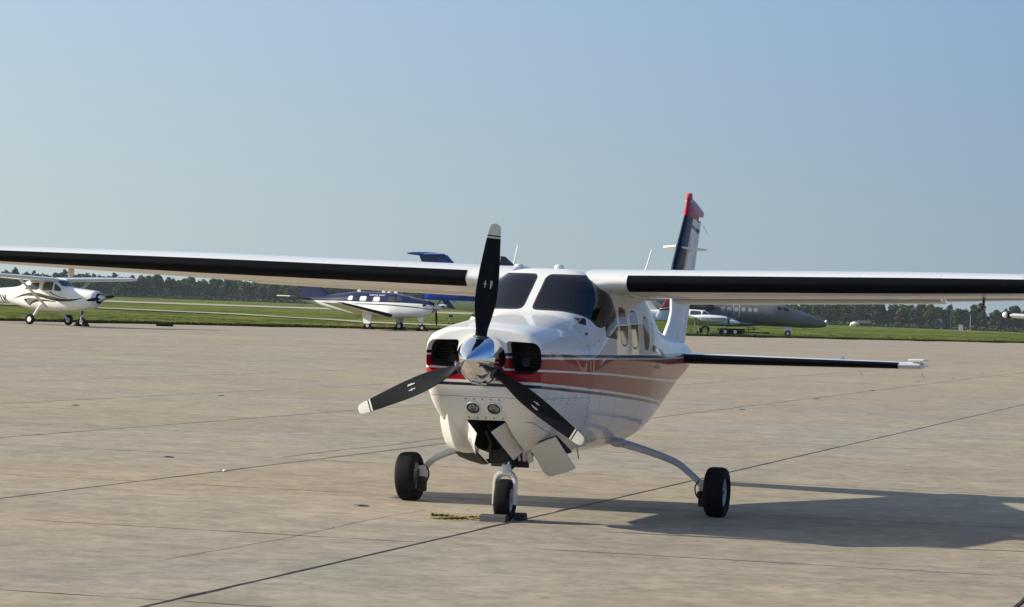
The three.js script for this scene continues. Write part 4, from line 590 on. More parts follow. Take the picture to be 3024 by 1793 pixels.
{ const n = numbered('trainer_airplane'), o = trainer.clone(); o.name = n; scene.add(o); o.userData = { label: 'white wing with round tip lamp poking in at the right edge, under the big wing', category: 'airplane' }; o.position.set(19.45, 0, -93); o.rotation.y = -0.12; o.scale.setScalar(0.93);
  const lampG = part(o, 'tip_lamp', new THREE.SphereGeometry(0.1, 16, 12).translate(-5.2, 2.06, 0.4), M.white); part(o, 'tip_boot', new THREE.CylinderGeometry(0.085, 0.09, 0.16, 16).rotateZ(Math.PI / 2).translate(-5.06, 2.05, 0.42), M.boot); }
// navy and white low-wing airplane
{
  const t = thing('low_wing_airplane', 'navy over white low-wing single-propeller airplane on the apron edge', 'airplane');
  const K = [[2.95, 0.16, 1.36, 1.56, 1.12, 2.2, 2.2], [2.85, 0.3, 1.34, 1.63, 0.98, 2.4, 2.4], [2.2, 0.46, 1.3, 1.74, 0.78, 2.6, 2.7], [1.6, 0.56, 1.3, 1.84, 0.7, 2.6, 2.8], [1.25, 0.6, 1.3, 1.93, 0.68, 2.6, 2.8], [0.85, 0.64, 1.32, 1.98, 0.66, 2.6, 2.8], [0.5, 0.65, 1.33, 2.05, 0.65, 2.6, 2.8], [-1.6, 0.65, 1.33, 2.06, 0.67, 2.5, 2.6], [-2.4, 0.56, 1.36, 1.98, 0.8, 2.4, 2.4], [-3.6, 0.36, 1.42, 1.82, 1.05, 2.2, 2.2], [-5.0, 0.16, 1.5, 1.72, 1.33, 2, 2], [-5.7, 0.05, 1.56, 1.64, 1.5, 2, 2]];
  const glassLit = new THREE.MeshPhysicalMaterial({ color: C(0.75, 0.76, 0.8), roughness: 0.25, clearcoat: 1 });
  const wp = [[[-2.18, 1.57], [-1.86, 1.56], [-1.84, 1.81], [-2.1, 1.8]], [[-1.4, 1.55], [-0.98, 1.55], [-0.96, 1.81], [-1.36, 1.81]], [[-0.56, 1.54], [-0.14, 1.54], [-0.12, 1.8], [-0.52, 1.8]]];
  const wins = [...[right(0.3), left(0.3)].flatMap((m, k) => [...wp.map((p) => ['cabin_window', p, 0.07, m, k ? null : glassLit]), ['cockpit_window', [[0.34, 1.56], [0.86, 1.54], [0.78, 1.84], [0.42, 1.86]], 0.08, m]]), ...[-1, 1].map((s) => ['windscreen', [[1.28, 1.66], [0.92, 1.62], [0.86, 1.84], [0.94, 1.9]], 0.05, (x, y, z) => (x * s > 0.1 && y > 1.6 ? [z, y] : null)])];
  planeBody(t, K, { y0: 0.55, y1: 2.45, windows: wins, draw(x, px, py, w, h) {
    x.fillStyle = '#e8e8e8'; x.fillRect(0, 0, w, h);
    const poly = (c, P) => { x.fillStyle = c; x.beginPath(); P.forEach(([z, y], i) => x[i ? 'lineTo' : 'moveTo'](px(z), py(y))); x.fill(); };
    poly('#161e42', [[3, 1.62], [3, 1.44], [2.2, 1.5], [1.2, 1.52], [-1, 1.5], [-3, 1.5], [-4, 1.48], [-6, 1.5], [-6, 2.5], [3, 2.5]]);
    poly('#2a2430', [[3, 1.22], [2, 1.33], [0.6, 1.4], [-0.8, 1.41], [-2.2, 1.36], [-0.8, 1.36], [0.6, 1.34], [2, 1.27], [3, 1.19]]);
    x.fillStyle = '#d4d4e0'; x.font = 'bold 26px sans-serif'; x.textAlign = 'center'; x.fillText('N814 5AC', px(-0.35), py(1.86));
  } });
  const navy = paint({ color: C(0.012, 0.018, 0.065), clearcoat: 0.4 });
  const F = [1.7, 2.05, 2.5, 2.95].map((y, i) => ({ up: true, x: 0, y, z: [-3.35, -3.95, -4.35, -4.7][i], c: [2.25, 1.55, 1.25, 1.0][i], t: 0.08 })); part(t, 'tail_fin', wingGeo(F, { n: 20, camber: 0 }), navy);
  for (const s of [1, -1]) {
    let S = []; for (let i = 0; i <= 8; i++) { const k = i / 8; S.push({ x: (0.3 + 6.1 * k) * s, y: 0.78 + 0.66 * k, z: 0.62 - 0.12 * k, c: 1.95 - 0.85 * k, t: 0.15 - 0.03 * k, inc: 0.03 }); } if (s < 0) S.reverse();
    const w = part(t, 'wing', wingGeo(S, { n: 30 }), M.white); const B = []; for (let i = 0; i <= 8; i++) { const k = 0.03 + 0.9 * i / 8; B.push({ x: (0.3 + 6.1 * k) * s, y: 0.78 + 0.66 * k, z: 0.62 - 0.12 * k, c: 1.95 - 0.85 * k, t: 0.15 - 0.03 * k, inc: 0.03 }); } if (s < 0) B.reverse(); part(w, 'deicing_boot', wingGeo(B, { n: 12, u0: -0.17, u1: 0.17, off: 0.006, cap: false }), M.boot);
    let T = []; for (let i = 0; i <= 4; i++) T.push({ x: (0.05 + 2.1 * i / 4) * s, y: 1.56 + 0.02 * i, z: -4.7 - 0.2 * i / 4, c: 1.1 - 0.3 * i / 4, t: 0.09 }); if (s < 0) T.reverse(); const tp = part(t, 'tailplane', wingGeo(T, { n: 18, camber: 0 }), navy); part(tp, 'tailplane_tip', box(0.55, 0.06, 0.85, 1.9 * s, 1.665, -5.35, 0.02), M.white);
    part(t, 'main_gear_leg', [bar(V(1.72 * s, 0.9, -0.15), V(1.82 * s, 0.25, -0.15), 0.05), panel([[1.9 * s, 0.95, 0.15], [1.93 * s, 0.32, 0.05], [1.93 * s, 0.32, -0.35], [1.9 * s, 0.95, -0.5]], 0.03)], M.shade); smallWheel(t, s > 0 ? 'main_wheel' : 'main_wheel_001', 1.86 * s, -0.15, 0.22, 0.16);
  }
  part(t, 'nose_gear_leg', [bar(V(0, 0.85, 2.2), V(0, 0.25, 2.25), 0.045), panel([[-0.12, 0.85, 2.35], [-0.13, 0.5, 2.4], [-0.13, 0.5, 2.1], [-0.12, 0.85, 2.0]], 0.02)], M.shade); smallWheel(t, 'nose_wheel', 0, 2.25, 0.19, 0.14);
  part(t, 'spinner', new THREE.LatheGeometry([[0.001, 0.46], [0.07, 0.36], [0.14, 0.18], [0.17, 0], [0.17, -0.05]].map((p) => new THREE.Vector2(...p)), 24).rotateX(Math.PI / 2).translate(0, 1.33, 3.02), M.metal);
  for (const k of [0, 1, 2]) part(t, 'propeller_blade', new THREE.SphereGeometry(1, 14, 8).scale(0.075, 0.48, 0.03).rotateY(0.5).translate(0, 0.55, 0).rotateZ(1.2 + k * 2.094).translate(0, 1.33, 3.06), M.blade);
  part(t, 'air_intake', [box(0.34, 0.16, 0.1, 0, 1.12, 2.88, 0.04), bar(V(-0.35, 1.45, 2.6), V(-0.42, 1.4, 2.45), 0.06)], M.engine);
  for (const [z, h] of [[-1.75, 0.3], [-0.2, 0.26], [0.55, 0.2]]) part(t, 'roof_antenna', panel([[0, 2.03, z + 0.1], [0, 2.06 + h, z - 0.02], [0, 2.06 + h, z - 0.1], [0, 2.03, z - 0.14]], 0.04), M.white);
  part(t, 'dome_antenna', new THREE.SphereGeometry(1, 12, 8).scale(0.08, 0.05, 0.14).translate(0, 2.07, 0.15), M.white);
  mainAxes(t, -7.05, 177.5, 1.12, 1.02);
  place(t, 'wheel_chock', 'black chocks at the nearer main wheel of the navy low-wing airplane', -1.86, -0.15, 0.3, 0.22); place(t, 'wheel_chock', 'black chocks at the middle wheel of the navy low-wing airplane', 1.86, -0.15, 0.3, 0.22); place(t, 'wheel_chock', 'black chocks at the nose wheel of the navy low-wing airplane', 0, 2.25, 0.3, 0.19);
}
// grey business jet facing right, origin under its nose wheel
{
  const t = thing('business_jet', 'matt grey business jet facing right, with oval windows and outlined door', 'jet');
  const K = [[2.95, 0.06, 1.0, 1.1, 0.92, 2, 2], [2.75, 0.3, 1.05, 1.3, 0.82, 2, 2], [1.9, 0.56, 1.16, 1.62, 0.74, 2, 2.1], [1.0, 0.72, 1.3, 1.94, 0.72, 2, 2.1], [0.2, 0.8, 1.42, 2.2, 0.72, 2, 2.1], [-0.5, 0.86, 1.5, 2.46, 0.74, 2, 2.1], [-1.2, 0.9, 1.62, 2.55, 0.76, 2, 2], [-7.5, 0.9, 1.66, 2.58, 0.78, 2, 2], [-10, 0.72, 1.75, 2.5, 1.05, 2, 2], [-12.5, 0.35, 1.95, 2.3, 1.6, 2, 2], [-13.3, 0.1, 2.05, 2.15, 1.95, 2, 2]];
  const pane = std({ color: C(0.36, 0.37, 0.37), roughness: 0.2 });
  const wz = [-5.05, -4.55, -4.0, -3.45, -2.95, -2.5], wins = [right(0.3), left(0.3)].flatMap((m) => [...wz.map((z) => ['cabin_window', [[z - 0.15, 1.8], [z + 0.15, 1.8], [z + 0.15, 2.12], [z - 0.15, 2.12]], 0.14, m, pane]), ['cockpit_window', [[-0.85, 2.02], [-0.5, 2.0], [-0.54, 2.26], [-0.83, 2.28]], 0.04, m, M.voidBlack], ['cockpit_window', [[-0.4, 1.98], [0.1, 1.92], [0.0, 2.1], [-0.42, 2.25]], 0.04, m, M.voidBlack]]);
  planeBody(t, K, { y0: 0.6, y1: 2.7, windows: wins, mat: { roughness: 0.5, clearcoat: 0.5, clearcoatRoughness: 0.2 }, draw(x, px, py, w, h) { x.fillStyle = '#636466'; x.fillRect(0, 0, w, h); x.strokeStyle = '#a9aaa6'; x.lineWidth = 5; x.beginPath(); const a = px(-4.24), b = px(-3.76), c = py(2.32), d = py(1.42); x.roundRect ? x.roundRect(a, c, b - a, d - c, 16) : x.rect(a, c, b - a, d - c); x.stroke(); x.fillStyle = '#5d5e5b'; x.fillRect(0, py(0.98), w, h); } });
  const grey = paint({ color: C(0.19, 0.195, 0.19), roughness: 0.5, clearcoat: 0.5 }), dk = paint({ color: C(0.045, 0.05, 0.06), roughness: 0.5 });
  for (const s of [1, -1]) {
    part(t, 'engine_nacelle', new THREE.LatheGeometry([[0.3, 1.15], [0.42, 1.1], [0.5, 0.7], [0.52, 0], [0.45, -0.9], [0.28, -1.5]].map((p) => new THREE.Vector2(...p)), 28).rotateX(Math.PI / 2).translate(1.28 * s, 2.28, -6.9), dk);
    part(t, 'intake_cover', new THREE.CylinderGeometry(0.36, 0.4, 0.08, 24).rotateX(Math.PI / 2).translate(1.28 * s, 2.28, -5.72), M.red);
    let S = []; for (let i = 0; i <= 6; i++) { const k = i / 6; S.push({ x: (0.4 + 6 * k) * s, y: 0.95 + 0.35 * k, z: -4.4 - 2.4 * k, c: 2.9 - 1.9 * k, t: 0.11, inc: 0.02 }); } if (s < 0) S.reverse(); part(t, 'wing', wingGeo(S, { n: 24 }), grey);
    let T = []; for (let i = 0; i <= 3; i++) T.push({ x: (0.05 + 2.4 * i / 3) * s, y: 4.15, z: -12.7 - 0.9 * i / 3, c: 1.5 - 0.6 * i / 3, t: 0.09 }); if (s < 0) T.reverse(); part(t, 'tailplane', wingGeo(T, { n: 18, camber: 0 }), grey);
    part(t, 'main_gear_leg', bar(V(1.3 * s, 1.0, -6.4), V(1.35 * s, 0.3, -6.4), 0.09), M.metal); smallWheel(t, s > 0 ? 'main_wheel' : 'main_wheel_001', 1.45 * s, -6.4, 0.3, 0.2);
  }
  part(t, 'tail_fin', wingGeo([1.9, 2.7, 3.5, 4.18].map((y, i) => ({ up: true, x: 0, y, z: -9.6 - 1.05 * i, c: 3 - 0.45 * i, t: 0.09 })), { n: 20, camber: 0 }), dk);
  part(t, 'belly_fairing', new THREE.SphereGeometry(1, 28, 14).scale(0.82, 0.3, 3.2).translate(0, 0.9, -5.2), grey);
  part(t, 'nose_gear_leg', [bar(V(0, 0.85, -0.15), V(0, 0.2, 0), 0.06), panel([[-0.2, 0.8, 0.3], [-0.22, 0.5, 0.3], [-0.22, 0.5, -0.3], [-0.2, 0.8, -0.4]], 0.02), bar(V(0.1, 0.72, 1.2), V(0.1, 0.5, 1.15), 0.04)], M.shade); smallWheel(t, 'nose_wheel', 0, 0, 0.24, 0.16, M.white);
  each(t, 'roof_antenna', [box(0.06, 0.06, 0.9, 0, 2.6, -3.4, 0.02), panel([[0, 2.56, -2.4], [0, 2.75, -2.5], [0, 2.75, -2.6], [0, 2.56, -2.65]], 0.05), panel([[0, 2.56, -1.9], [0, 2.72, -2], [0, 2.72, -2.1], [0, 2.56, -2.15]], 0.05)], M.white);
  t.position.set(21.35, 0, -243); t.rotation.y = 1.46;
}
// white twin in front of the grey jet
{
  const t = thing('twin_airplane', 'white twin-engined airplane standing in front of the grey jet, right of the big fin', 'airplane');
  const K = [[3.0, 0.08, 0.95, 1.02, 0.88, 2, 2], [2.6, 0.26, 0.98, 1.14, 0.78, 2.2, 2.2], [1.6, 0.42, 1.05, 1.32, 0.7, 2.4, 2.4], [0.9, 0.5, 1.1, 1.42, 0.66, 2.4, 2.4], [0.3, 0.55, 1.15, 1.8, 0.65, 2.5, 2.5], [-1.5, 0.55, 1.15, 1.84, 0.66, 2.5, 2.4], [-3.2, 0.38, 1.2, 1.72, 0.85, 2.3, 2.2], [-5.2, 0.12, 1.3, 1.5, 1.15, 2, 2]];
  planeBody(t, K, { y0: 0.5, y1: 2, windows: [right(0.2), left(0.2)].flatMap((m) => [['side_window', [[-0.7, 1.42], [0.15, 1.42], [0.1, 1.72], [-0.66, 1.74]], 0.08, m], ['windscreen', [[0.22, 1.4], [0.78, 1.42], [0.38, 1.72], [0.24, 1.74]], 0.04, m]]), draw(x, px, py, w, h) { x.fillStyle = '#e2e4e4'; x.fillRect(0, 0, w, h); x.fillStyle = '#2f4a4a'; x.fillRect(0, py(1.24), w, 12); } });
  part(t, 'tail_fin', wingGeo([1.2, 1.7, 2.2, 2.75].map((y, i) => ({ up: true, x: 0, y, z: -2.75 - 0.42 * i, c: 2.5 - 0.34 * i, t: 0.06 })), { n: 20, camber: 0, uv: null }), M.white);
  for (const s of [1, -1]) {
    let S = []; for (let i = 0; i <= 4; i++) { const k = i / 4; S.push({ x: (0.3 + 5.2 * k) * s, y: 0.85 + 0.4 * k, z: 0.5 - 0.3 * k, c: 1.8 - 0.7 * k, t: 0.14, inc: 0.02 }); } if (s < 0) S.reverse(); part(t, 'wing', wingGeo(S, { n: 22 }), M.white);
    const n = part(t, 'engine_nacelle', new THREE.SphereGeometry(1, 24, 14).scale(0.38, 0.29, 1.55).translate(1.65 * s, 1.18, 0.7), paint({ map: canvasTex(64, 128, (x) => { x.fillStyle = '#e4e8e8'; x.fillRect(0, 0, 64, 128); x.fillStyle = '#24403c'; x.fillRect(0, 54, 64, 7); x.fillRect(0, 66, 64, 4); }) }));
    part(n, 'spinner', new THREE.ConeGeometry(0.15, 0.42, 18).rotateX(Math.PI / 2).translate(1.65 * s, 1.22, 2.4), M.metal); for (const k of [0, 1, 2]) part(n, 'propeller_blade', new THREE.SphereGeometry(1, 12, 8).scale(0.06, 0.4, 0.03).rotateY(0.6).translate(0, 0.48, 0).rotateZ(2.1 + k * 2.094).translate(1.65 * s, 1.22, 2.3), M.blade);
    part(t, 'main_gear_leg', bar(V(1.6 * s, 0.95, -0.2), V(1.6 * s, 0.25, -0.2), 0.06), M.metal); smallWheel(t, s > 0 ? 'main_wheel' : 'main_wheel_001', 1.72 * s, -0.2, 0.24, 0.16, M.white);
    part(t, 'tailplane', wingGeo((s > 0 ? [0, 1, 2] : [2, 1, 0]).map((i) => ({ x: (0.05 + 1.0 * i) * s, y: 1.42, z: -4.2 - 0.2 * i, c: 1.0 - 0.2 * i, t: 0.09 })), { n: 16, camber: 0 }), M.white);
    part(t, 'wheel_cover', new THREE.CylinderGeometry(0.26, 0.26, 0.12, 20).rotateZ(Math.PI / 2).scale(1, 1, 0.72).translate(-2.2, 0.27, s > 0 ? -0.15 : 0.62), std({ color: C(0.42, 0.45, 0.17), roughness: 0.7 }));
  }
  part(t, 'nose_gear_leg', bar(V(0, 0.75, 1.9), V(0, 0.2, 1.95), 0.05), M.metal); smallWheel(t, 'nose_wheel', 0, 1.95, 0.2, 0.13, M.white);
  t.position.set(14.1, 0, -236); t.rotation.y = 1.42;
}
{
  const t = thing('parked_airplane', 'white airplane tail with red panel and slanting navy stripe between big airplane cabin and fin', 'airplane');
  const K = [[6.2, 0.1, 1.1, 1.2, 1.0, 2, 2], [5.8, 0.4, 1.1, 1.4, 0.8, 2.2, 2.2], [4, 0.52, 1.15, 1.7, 0.7, 2.4, 2.4], [2, 0.52, 1.2, 1.9, 0.72, 2.4, 2.4], [0, 0.34, 1.25, 1.62, 0.85, 2.2, 2.2], [-1.8, 0.14, 1.3, 1.5, 1.05, 2, 2], [-2.4, 0.05, 1.32, 1.4, 1.2, 2, 2]];
  planeBody(t, K, { y0: 0.5, y1: 2, n: 60, nt: 40, windows: [left(0.2), right(0.2)].map((m) => ['side_window', [[1.2, 1.5], [3.0, 1.48], [2.8, 1.78], [1.3, 1.78]], 0.1, m]), draw(x, px, py, w, h) { x.fillStyle = '#dfe3e6'; x.fillRect(0, 0, w, h); } });
  const fm = paint({ map: canvasTex(256, 256, (x) => { const X = (z) => (z + 2.7) / 3.2 * 256, Y = (y) => 256 - (y - 0.9) / 2.2 * 256, P = (c, l) => { x.fillStyle = c; x.beginPath(); l.forEach(([z, y], i) => x[i ? 'lineTo' : 'moveTo'](X(z), Y(y))); x.fill(); }; x.fillStyle = '#a9b6c4'; x.fillRect(0, 0, 256, 256); P('#e8e6e4', [[0.6, 1.62], [-3, 2.12], [-3, 3.2], [0.6, 3.2]]); P('#7a2230', [[-0.35, 1.8], [-3, 2.2], [-3, 3.2], [-0.75, 3.2]]); P('#25344e', [[0.6, 1.5], [-3, 1.98], [-3, 2.12], [0.6, 1.64]]); }) });
  part(t, 'tail_fin', wingGeo([1.0, 1.6, 2.2, 2.8].map((y, i) => ({ up: true, x: 0.35, y, z: 0.1 - 0.34 * i, c: 2.3 - 0.3 * i, t: 0.07 })), { n: 20, camber: 0, uv: (x, y, z) => [(z + 2.7) / 3.2, (y - 0.9) / 2.2] }), fm);
  for (const s of [1, -1]) { let S = []; for (let i = 0; i <= 3; i++) { const k = i / 3; S.push({ x: (0.3 + 4.4 * k) * s, y: 0.85 + 0.3 * k, z: 3.3, c: 1.6 - 0.4 * k, t: 0.13 }); } if (s < 0) S.reverse(); part(t, 'wing', wingGeo(S, { n: 20 }), M.white); part(t, 'main_gear_leg', bar(V(1.3 * s, 0.9, 2.6), V(1.35 * s, 0.25, 2.6), 0.05), M.metal); smallWheel(t, s > 0 ? 'main_wheel' : 'main_wheel_001', 1.45 * s, 2.6, 0.22, 0.15); }
  part(t, 'nose_gear_leg', bar(V(0, 0.8, 5), V(0, 0.2, 5), 0.05), M.metal); smallWheel(t, 'nose_wheel', 0, 5, 0.19, 0.13);
  t.position.set(10.1, 0, -222); t.rotation.y = -Math.PI / 2 - 0.05;
}
{
  const t = thing('tow_cart', 'low black tow cart with two white wheels and drawbar under the grey jet', 'cart');
  const blk = std({ color: C(0.012, 0.012, 0.014), roughness: 0.6 });
  part(t, 'bed', [box(1.9, 0.2, 0.9, 0, 0.42, 0, 0.03), box(0.3, 0.35, 0.7, 0.8, 0.36, 0, 0.02), box(1.7, 0.26, 0.4, 0, 0.24, -0.2)], blk);
  each(t, 'rail', [bar(V(1.0, 0.5, 0.3), V(1.8, 0.5, 0.2), 0.03), bar(V(1.25, 0.25, 0.3), V(1.25, 0.75, 0.3), 0.025), bar(V(1.6, 0.25, 0.3), V(1.6, 0.72, 0.3), 0.025), bar(V(1.0, 0.65, 0.3), V(2.1, 0.55, 0.2), 0.02)], blk);
  part(t, 'drawbar', [bar(V(0.9, 0.3, 0), V(2.9, 0.27, 0), 0.045), bar(V(2.4, 0.27, -0.1), V(2.9, 0.3, -0.1), 0.06), box(0.3, 0.12, 0.2, 2.65, 0.29, 0, 0.02)], blk);
  for (const x of [-0.55, 0.2]) smallWheel(t, x < 0 ? 'wheel' : 'wheel_001', 0, 0, 0.27, 0.18, M.white); t.children.filter((c) => /wheel/.test(c.name)).forEach((w, i) => { w.rotation.y = Math.PI / 2; w.position.set(i ? 0.2 : -0.55, 0.27, 0.45); });
  t.position.set(16.35, 0, -234); t.rotation.y = 0.12;
}
// blue T-tailed jet, mostly hidden
{
  const t = thing('blue_jet', 'bright blue and white jet with T-tail, half hidden behind the propeller', 'jet');
  const K = [[14, 0.1, 1.7, 1.8, 1.6, 2, 2], [12.5, 0.6, 1.75, 2.3, 1.3, 2, 2], [11, 0.85, 1.9, 2.75, 1.15, 2, 2], [9.5, 0.95, 2.0, 2.95, 1.1, 2, 2], [3.4, 0.95, 2.05, 2.98, 1.12, 2, 2], [2.1, 0.86, 2.1, 2.92, 1.2, 2, 2], [1, 0.7, 2.15, 2.8, 1.4, 2, 2], [0.2, 0.5, 2.2, 2.65, 1.62, 2, 2], [-0.1, 0.3, 2.2, 2.5, 1.75, 2, 2]];
  planeBody(t, K, { y0: 1, y1: 3.1, windows: [right(0.3), left(0.3)].map((m) => ['cabin_window', [[1.72, 1.66], [2.0, 1.66], [2.0, 1.78], [1.72, 1.78]], 0.05, m, M.greyPaint]), draw(x, px, py, w, h) { x.fillStyle = '#d6dad8'; x.fillRect(0, 0, w, h); x.fillStyle = '#1f3fa0'; x.fillRect(0, 0, w, py(1.8)); x.beginPath(); x.moveTo(px(0.8), py(2.2)); x.lineTo(px(1.25), py(2.2)); x.lineTo(px(2.0), py(1.15)); x.lineTo(px(1.5), py(1.15)); x.fill(); x.fillStyle = '#1a2360'; x.fillRect(px(2.2), py(2.1), 40, 18); x.fillStyle = '#16246c'; x.fillRect(0, py(1.83), w, 8); } });
  const blue = paint({ color: C(0.02, 0.06, 0.3) });
  part(t, 'tail_fin', wingGeo([2.4, 3.2, 4.0, 4.72].map((y, i) => ({ up: true, x: 0, y, z: 3.3 - 0.68 * i, c: 3 - 0.38 * i, t: 0.09 })), { n: 20, camber: 0 }), blue);
  for (const s of [1, -1]) {
    let T = []; for (let i = 0; i <= 4; i++) T.push({ x: (0.05 + 2.5 * i / 4) * s, y: 4.74 - 0.06 * i / 4, z: 1.15 - 1.1 * i / 4, c: 1.75 - 0.75 * i / 4, t: 0.11 }); if (s < 0) T.reverse(); part(t, 'tailplane', wingGeo(T, { n: 18, camber: 0 }), blue);
    part(t, 'engine_nacelle', new THREE.SphereGeometry(1, 22, 12).scale(0.5, 0.5, 1.5).translate(1.45 * s, 2.7, 3.4), blue);
    let S = []; for (let i = 0; i <= 4; i++) { const k = i / 4; S.push({ x: (0.4 + 6 * k) * s, y: 1.2 + 0.3 * k, z: 8.4 - 1.6 * k, c: 2.6 - 1.6 * k, t: 0.11 }); } if (s < 0) S.reverse(); part(t, 'wing', wingGeo(S, { n: 20 }), M.white);
    part(t, 'main_gear_leg', bar(V(1.4 * s, 1.2, 6.6), V(1.4 * s, 0.3, 6.6), 0.08), M.metal); smallWheel(t, s > 0 ? 'main_wheel' : 'main_wheel_001', 1.4 * s, 6.6, 0.3, 0.2);
  }
  part(t, 'tail_bullet', new THREE.SphereGeometry(1, 16, 10).scale(0.12, 0.12, 1.2).translate(0, 4.76, -0.2), blue);
  part(t, 'nose_gear_leg', bar(V(0, 1.3, 12), V(0, 0.2, 12), 0.06), M.metal); smallWheel(t, 'nose_wheel', 0, 12, 0.24, 0.16);
  t.position.set(-5.55, 0, -204); t.rotation.y = Math.PI / 2 - 0.06;
}
// ---------------------------------------------------------------- small things at the field edge
const onField = (X, Z, dy = 0) => V(X, terrainY(X, Z) + dy, -Z);
{
  const t = thing('rubber_block', 'long black rubber block lying on the apron right of the high-wing airplane', 'block'); part(t, 'body', box(0.8, 0.13, 0.32, 0, 0.07, 0, 0.03), M.rubber); part(t, 'handle', [bar(V(-0.25, 0.14, 0), V(-0.15, 0.18, 0), 0.015), bar(V(-0.15, 0.18, 0), V(0.15, 0.18, 0), 0.015), bar(V(0.15, 0.18, 0), V(0.25, 0.14, 0), 0.015)], M.darkMetal); t.position.set(-16.75, 0, -152.3); t.rotation.y = -0.06;
}
{
  const t = thing('airfield_sign', 'small dark board on short legs in the grass left of the propeller', 'sign'); part(t, 'board', box(0.3, 0.2, 0.06, 0, 0.62, 0, 0.01), std({ color: C(0.045, 0.055, 0.03), roughness: 0.7 })); each(t, 'leg', [bar(V(-0.09, 0, 0), V(-0.09, 0.55, 0), 0.02), bar(V(0.09, 0, 0), V(0.09, 0.55, 0), 0.02)], M.greyPaint); each(t, 'base', [box(0.12, 0.14, 0.12, -0.12, 0.1, 0, 0.01), box(0.12, 0.1, 0.12, 0.14, 0.08, 0, 0.01)], std({ color: C(0.05, 0.06, 0.03), roughness: 0.7 })); t.position.set(-4.45, 0.06, -231);
}
{
  const t = thing('marker_ball', 'round red and white marker on a post in front of the distant wood', 'marker'); part(t, 'ball', new THREE.SphereGeometry(0.32, 20, 14).translate(0.06, 0.75, 0), std({ color: C(0.85, 0.82, 0.8), roughness: 0.5 })); part(t, 'red_half', new THREE.SphereGeometry(0.327, 20, 14, Math.PI * 0.5, Math.PI).rotateY(0.4).translate(0.055, 0.75, 0), std({ color: C(0.7, 0.06, 0.05), roughness: 0.5 })); part(t, 'post', bar(V(0.05, -0.2, 0), V(0.05, 0.45, 0), 0.04), M.metal); t.position.copy(onField(59.9, 600, 0.2));
}
{
  const t = thing('hut', 'low cream domed hut at the foot of the wood on the right', 'hut'); part(t, 'roof', new THREE.SphereGeometry(1, 20, 10, 0, 6.2832, 0, 1.571).scale(1.3, 0.75, 1).translate(0, 0.55, 0), std({ color: C(0.72, 0.7, 0.55), roughness: 0.7 })); part(t, 'wall', box(2.5, 0.56, 1.7, 0, 0.28, 0, 0.05), std({ color: C(0.66, 0.64, 0.5), roughness: 0.7 })); part(t, 'door', box(0.6, 0.5, 0.06, 0.75, 0.25, 0.86), M.engine); t.position.copy(onField(97, 890));
}
function house(name, label, X, Z, w, h, d, wall, roof) {
  const t = thing(name, label, 'house'); part(t, 'wall', box(w, h, d, 0, h / 2, 0), std({ color: wall, roughness: 0.9 })); const s = new THREE.Shape(); s.moveTo(-w / 2 - 0.25, h); s.lineTo(0, h + w * 0.24); s.lineTo(w / 2 + 0.25, h); const r = new THREE.ExtrudeGeometry(s, { depth: d + 0.4, bevelEnabled: false }).translate(0, 0.004, -d / 2 - 0.2).rotateY(Math.PI / 2).scale(w / d, 1, d / w); part(t, 'roof', r, std({ color: roof, roughness: 0.85 })); part(t, 'door', box(0.5, h * 0.75, 0.08, -w * 0.2, h * 0.375, d / 2 + 0.02), M.engine); part(t, 'window', box(0.6, 0.5, 0.08, w * 0.2, h * 0.55, d / 2 + 0.02), M.black); t.position.copy(onField(X, Z)); return t;
}
house('house', 'red-brown house with grey roof beside the cream hut at the wood', 101.2, 905, 3.2, 1.0, 2.5, C(0.13, 0.045, 0.045), C(0.07, 0.06, 0.065));
house('house', 'grey-roofed house between the trees behind the white roadside board', 138, 1030, 5, 2.2, 3.4, C(0.13, 0.12, 0.12), C(0.24, 0.25, 0.27));
{ const t = thing('white_board', 'upright white board with a red box beside it at the wood edge, far right', 'board'); part(t, 'panel', box(0.95, 1.35, 0.08, 0, 0.75, 0, 0.02), std({ color: C(0.78, 0.78, 0.76), roughness: 0.6 })); each(t, 'post', [bar(V(-0.35, -0.1, -0.06), V(-0.35, 0.5, -0.06), 0.05), bar(V(0.35, -0.1, -0.06), V(0.35, 0.5, -0.06), 0.05)], M.metal); part(t, 'red_box', box(1.0, 0.4, 0.5, 1.5, 0.7, 0, 0.03), std({ color: C(0.3, 0.06, 0.05), roughness: 0.7 })); part(t, 'box_post', bar(V(1.5, -0.1, 0), V(1.5, 0.5, 0), 0.05), M.metal); t.position.copy(onField(98.5, 690)); }
for (const [X, Z, h, label, r] of [[129, 925, 8.3, 'slim dark mast rising above the tallest tree on the right', 0.06], [134, 920, 4.6, 'pale lamp pole between the trees at the far right', 0.07]]) { const t = thing('pole', label, 'pole'); part(t, 'shaft', bar(V(0, 0, 0), V(0, h, 0), r * 1.3, r), r > 0.065 ? M.greyPaint : M.darkMetal); part(t, 'head', r > 0.065 ? box(0.45, 0.3, 0.3, -0.1, h - 0.1, 0, 0.04) : box(0.5, 0.1, 0.1, 0, h * 0.9, 0, 0.02), r > 0.065 ? M.greyPaint : M.darkMetal); t.position.copy(onField(X, Z)); }

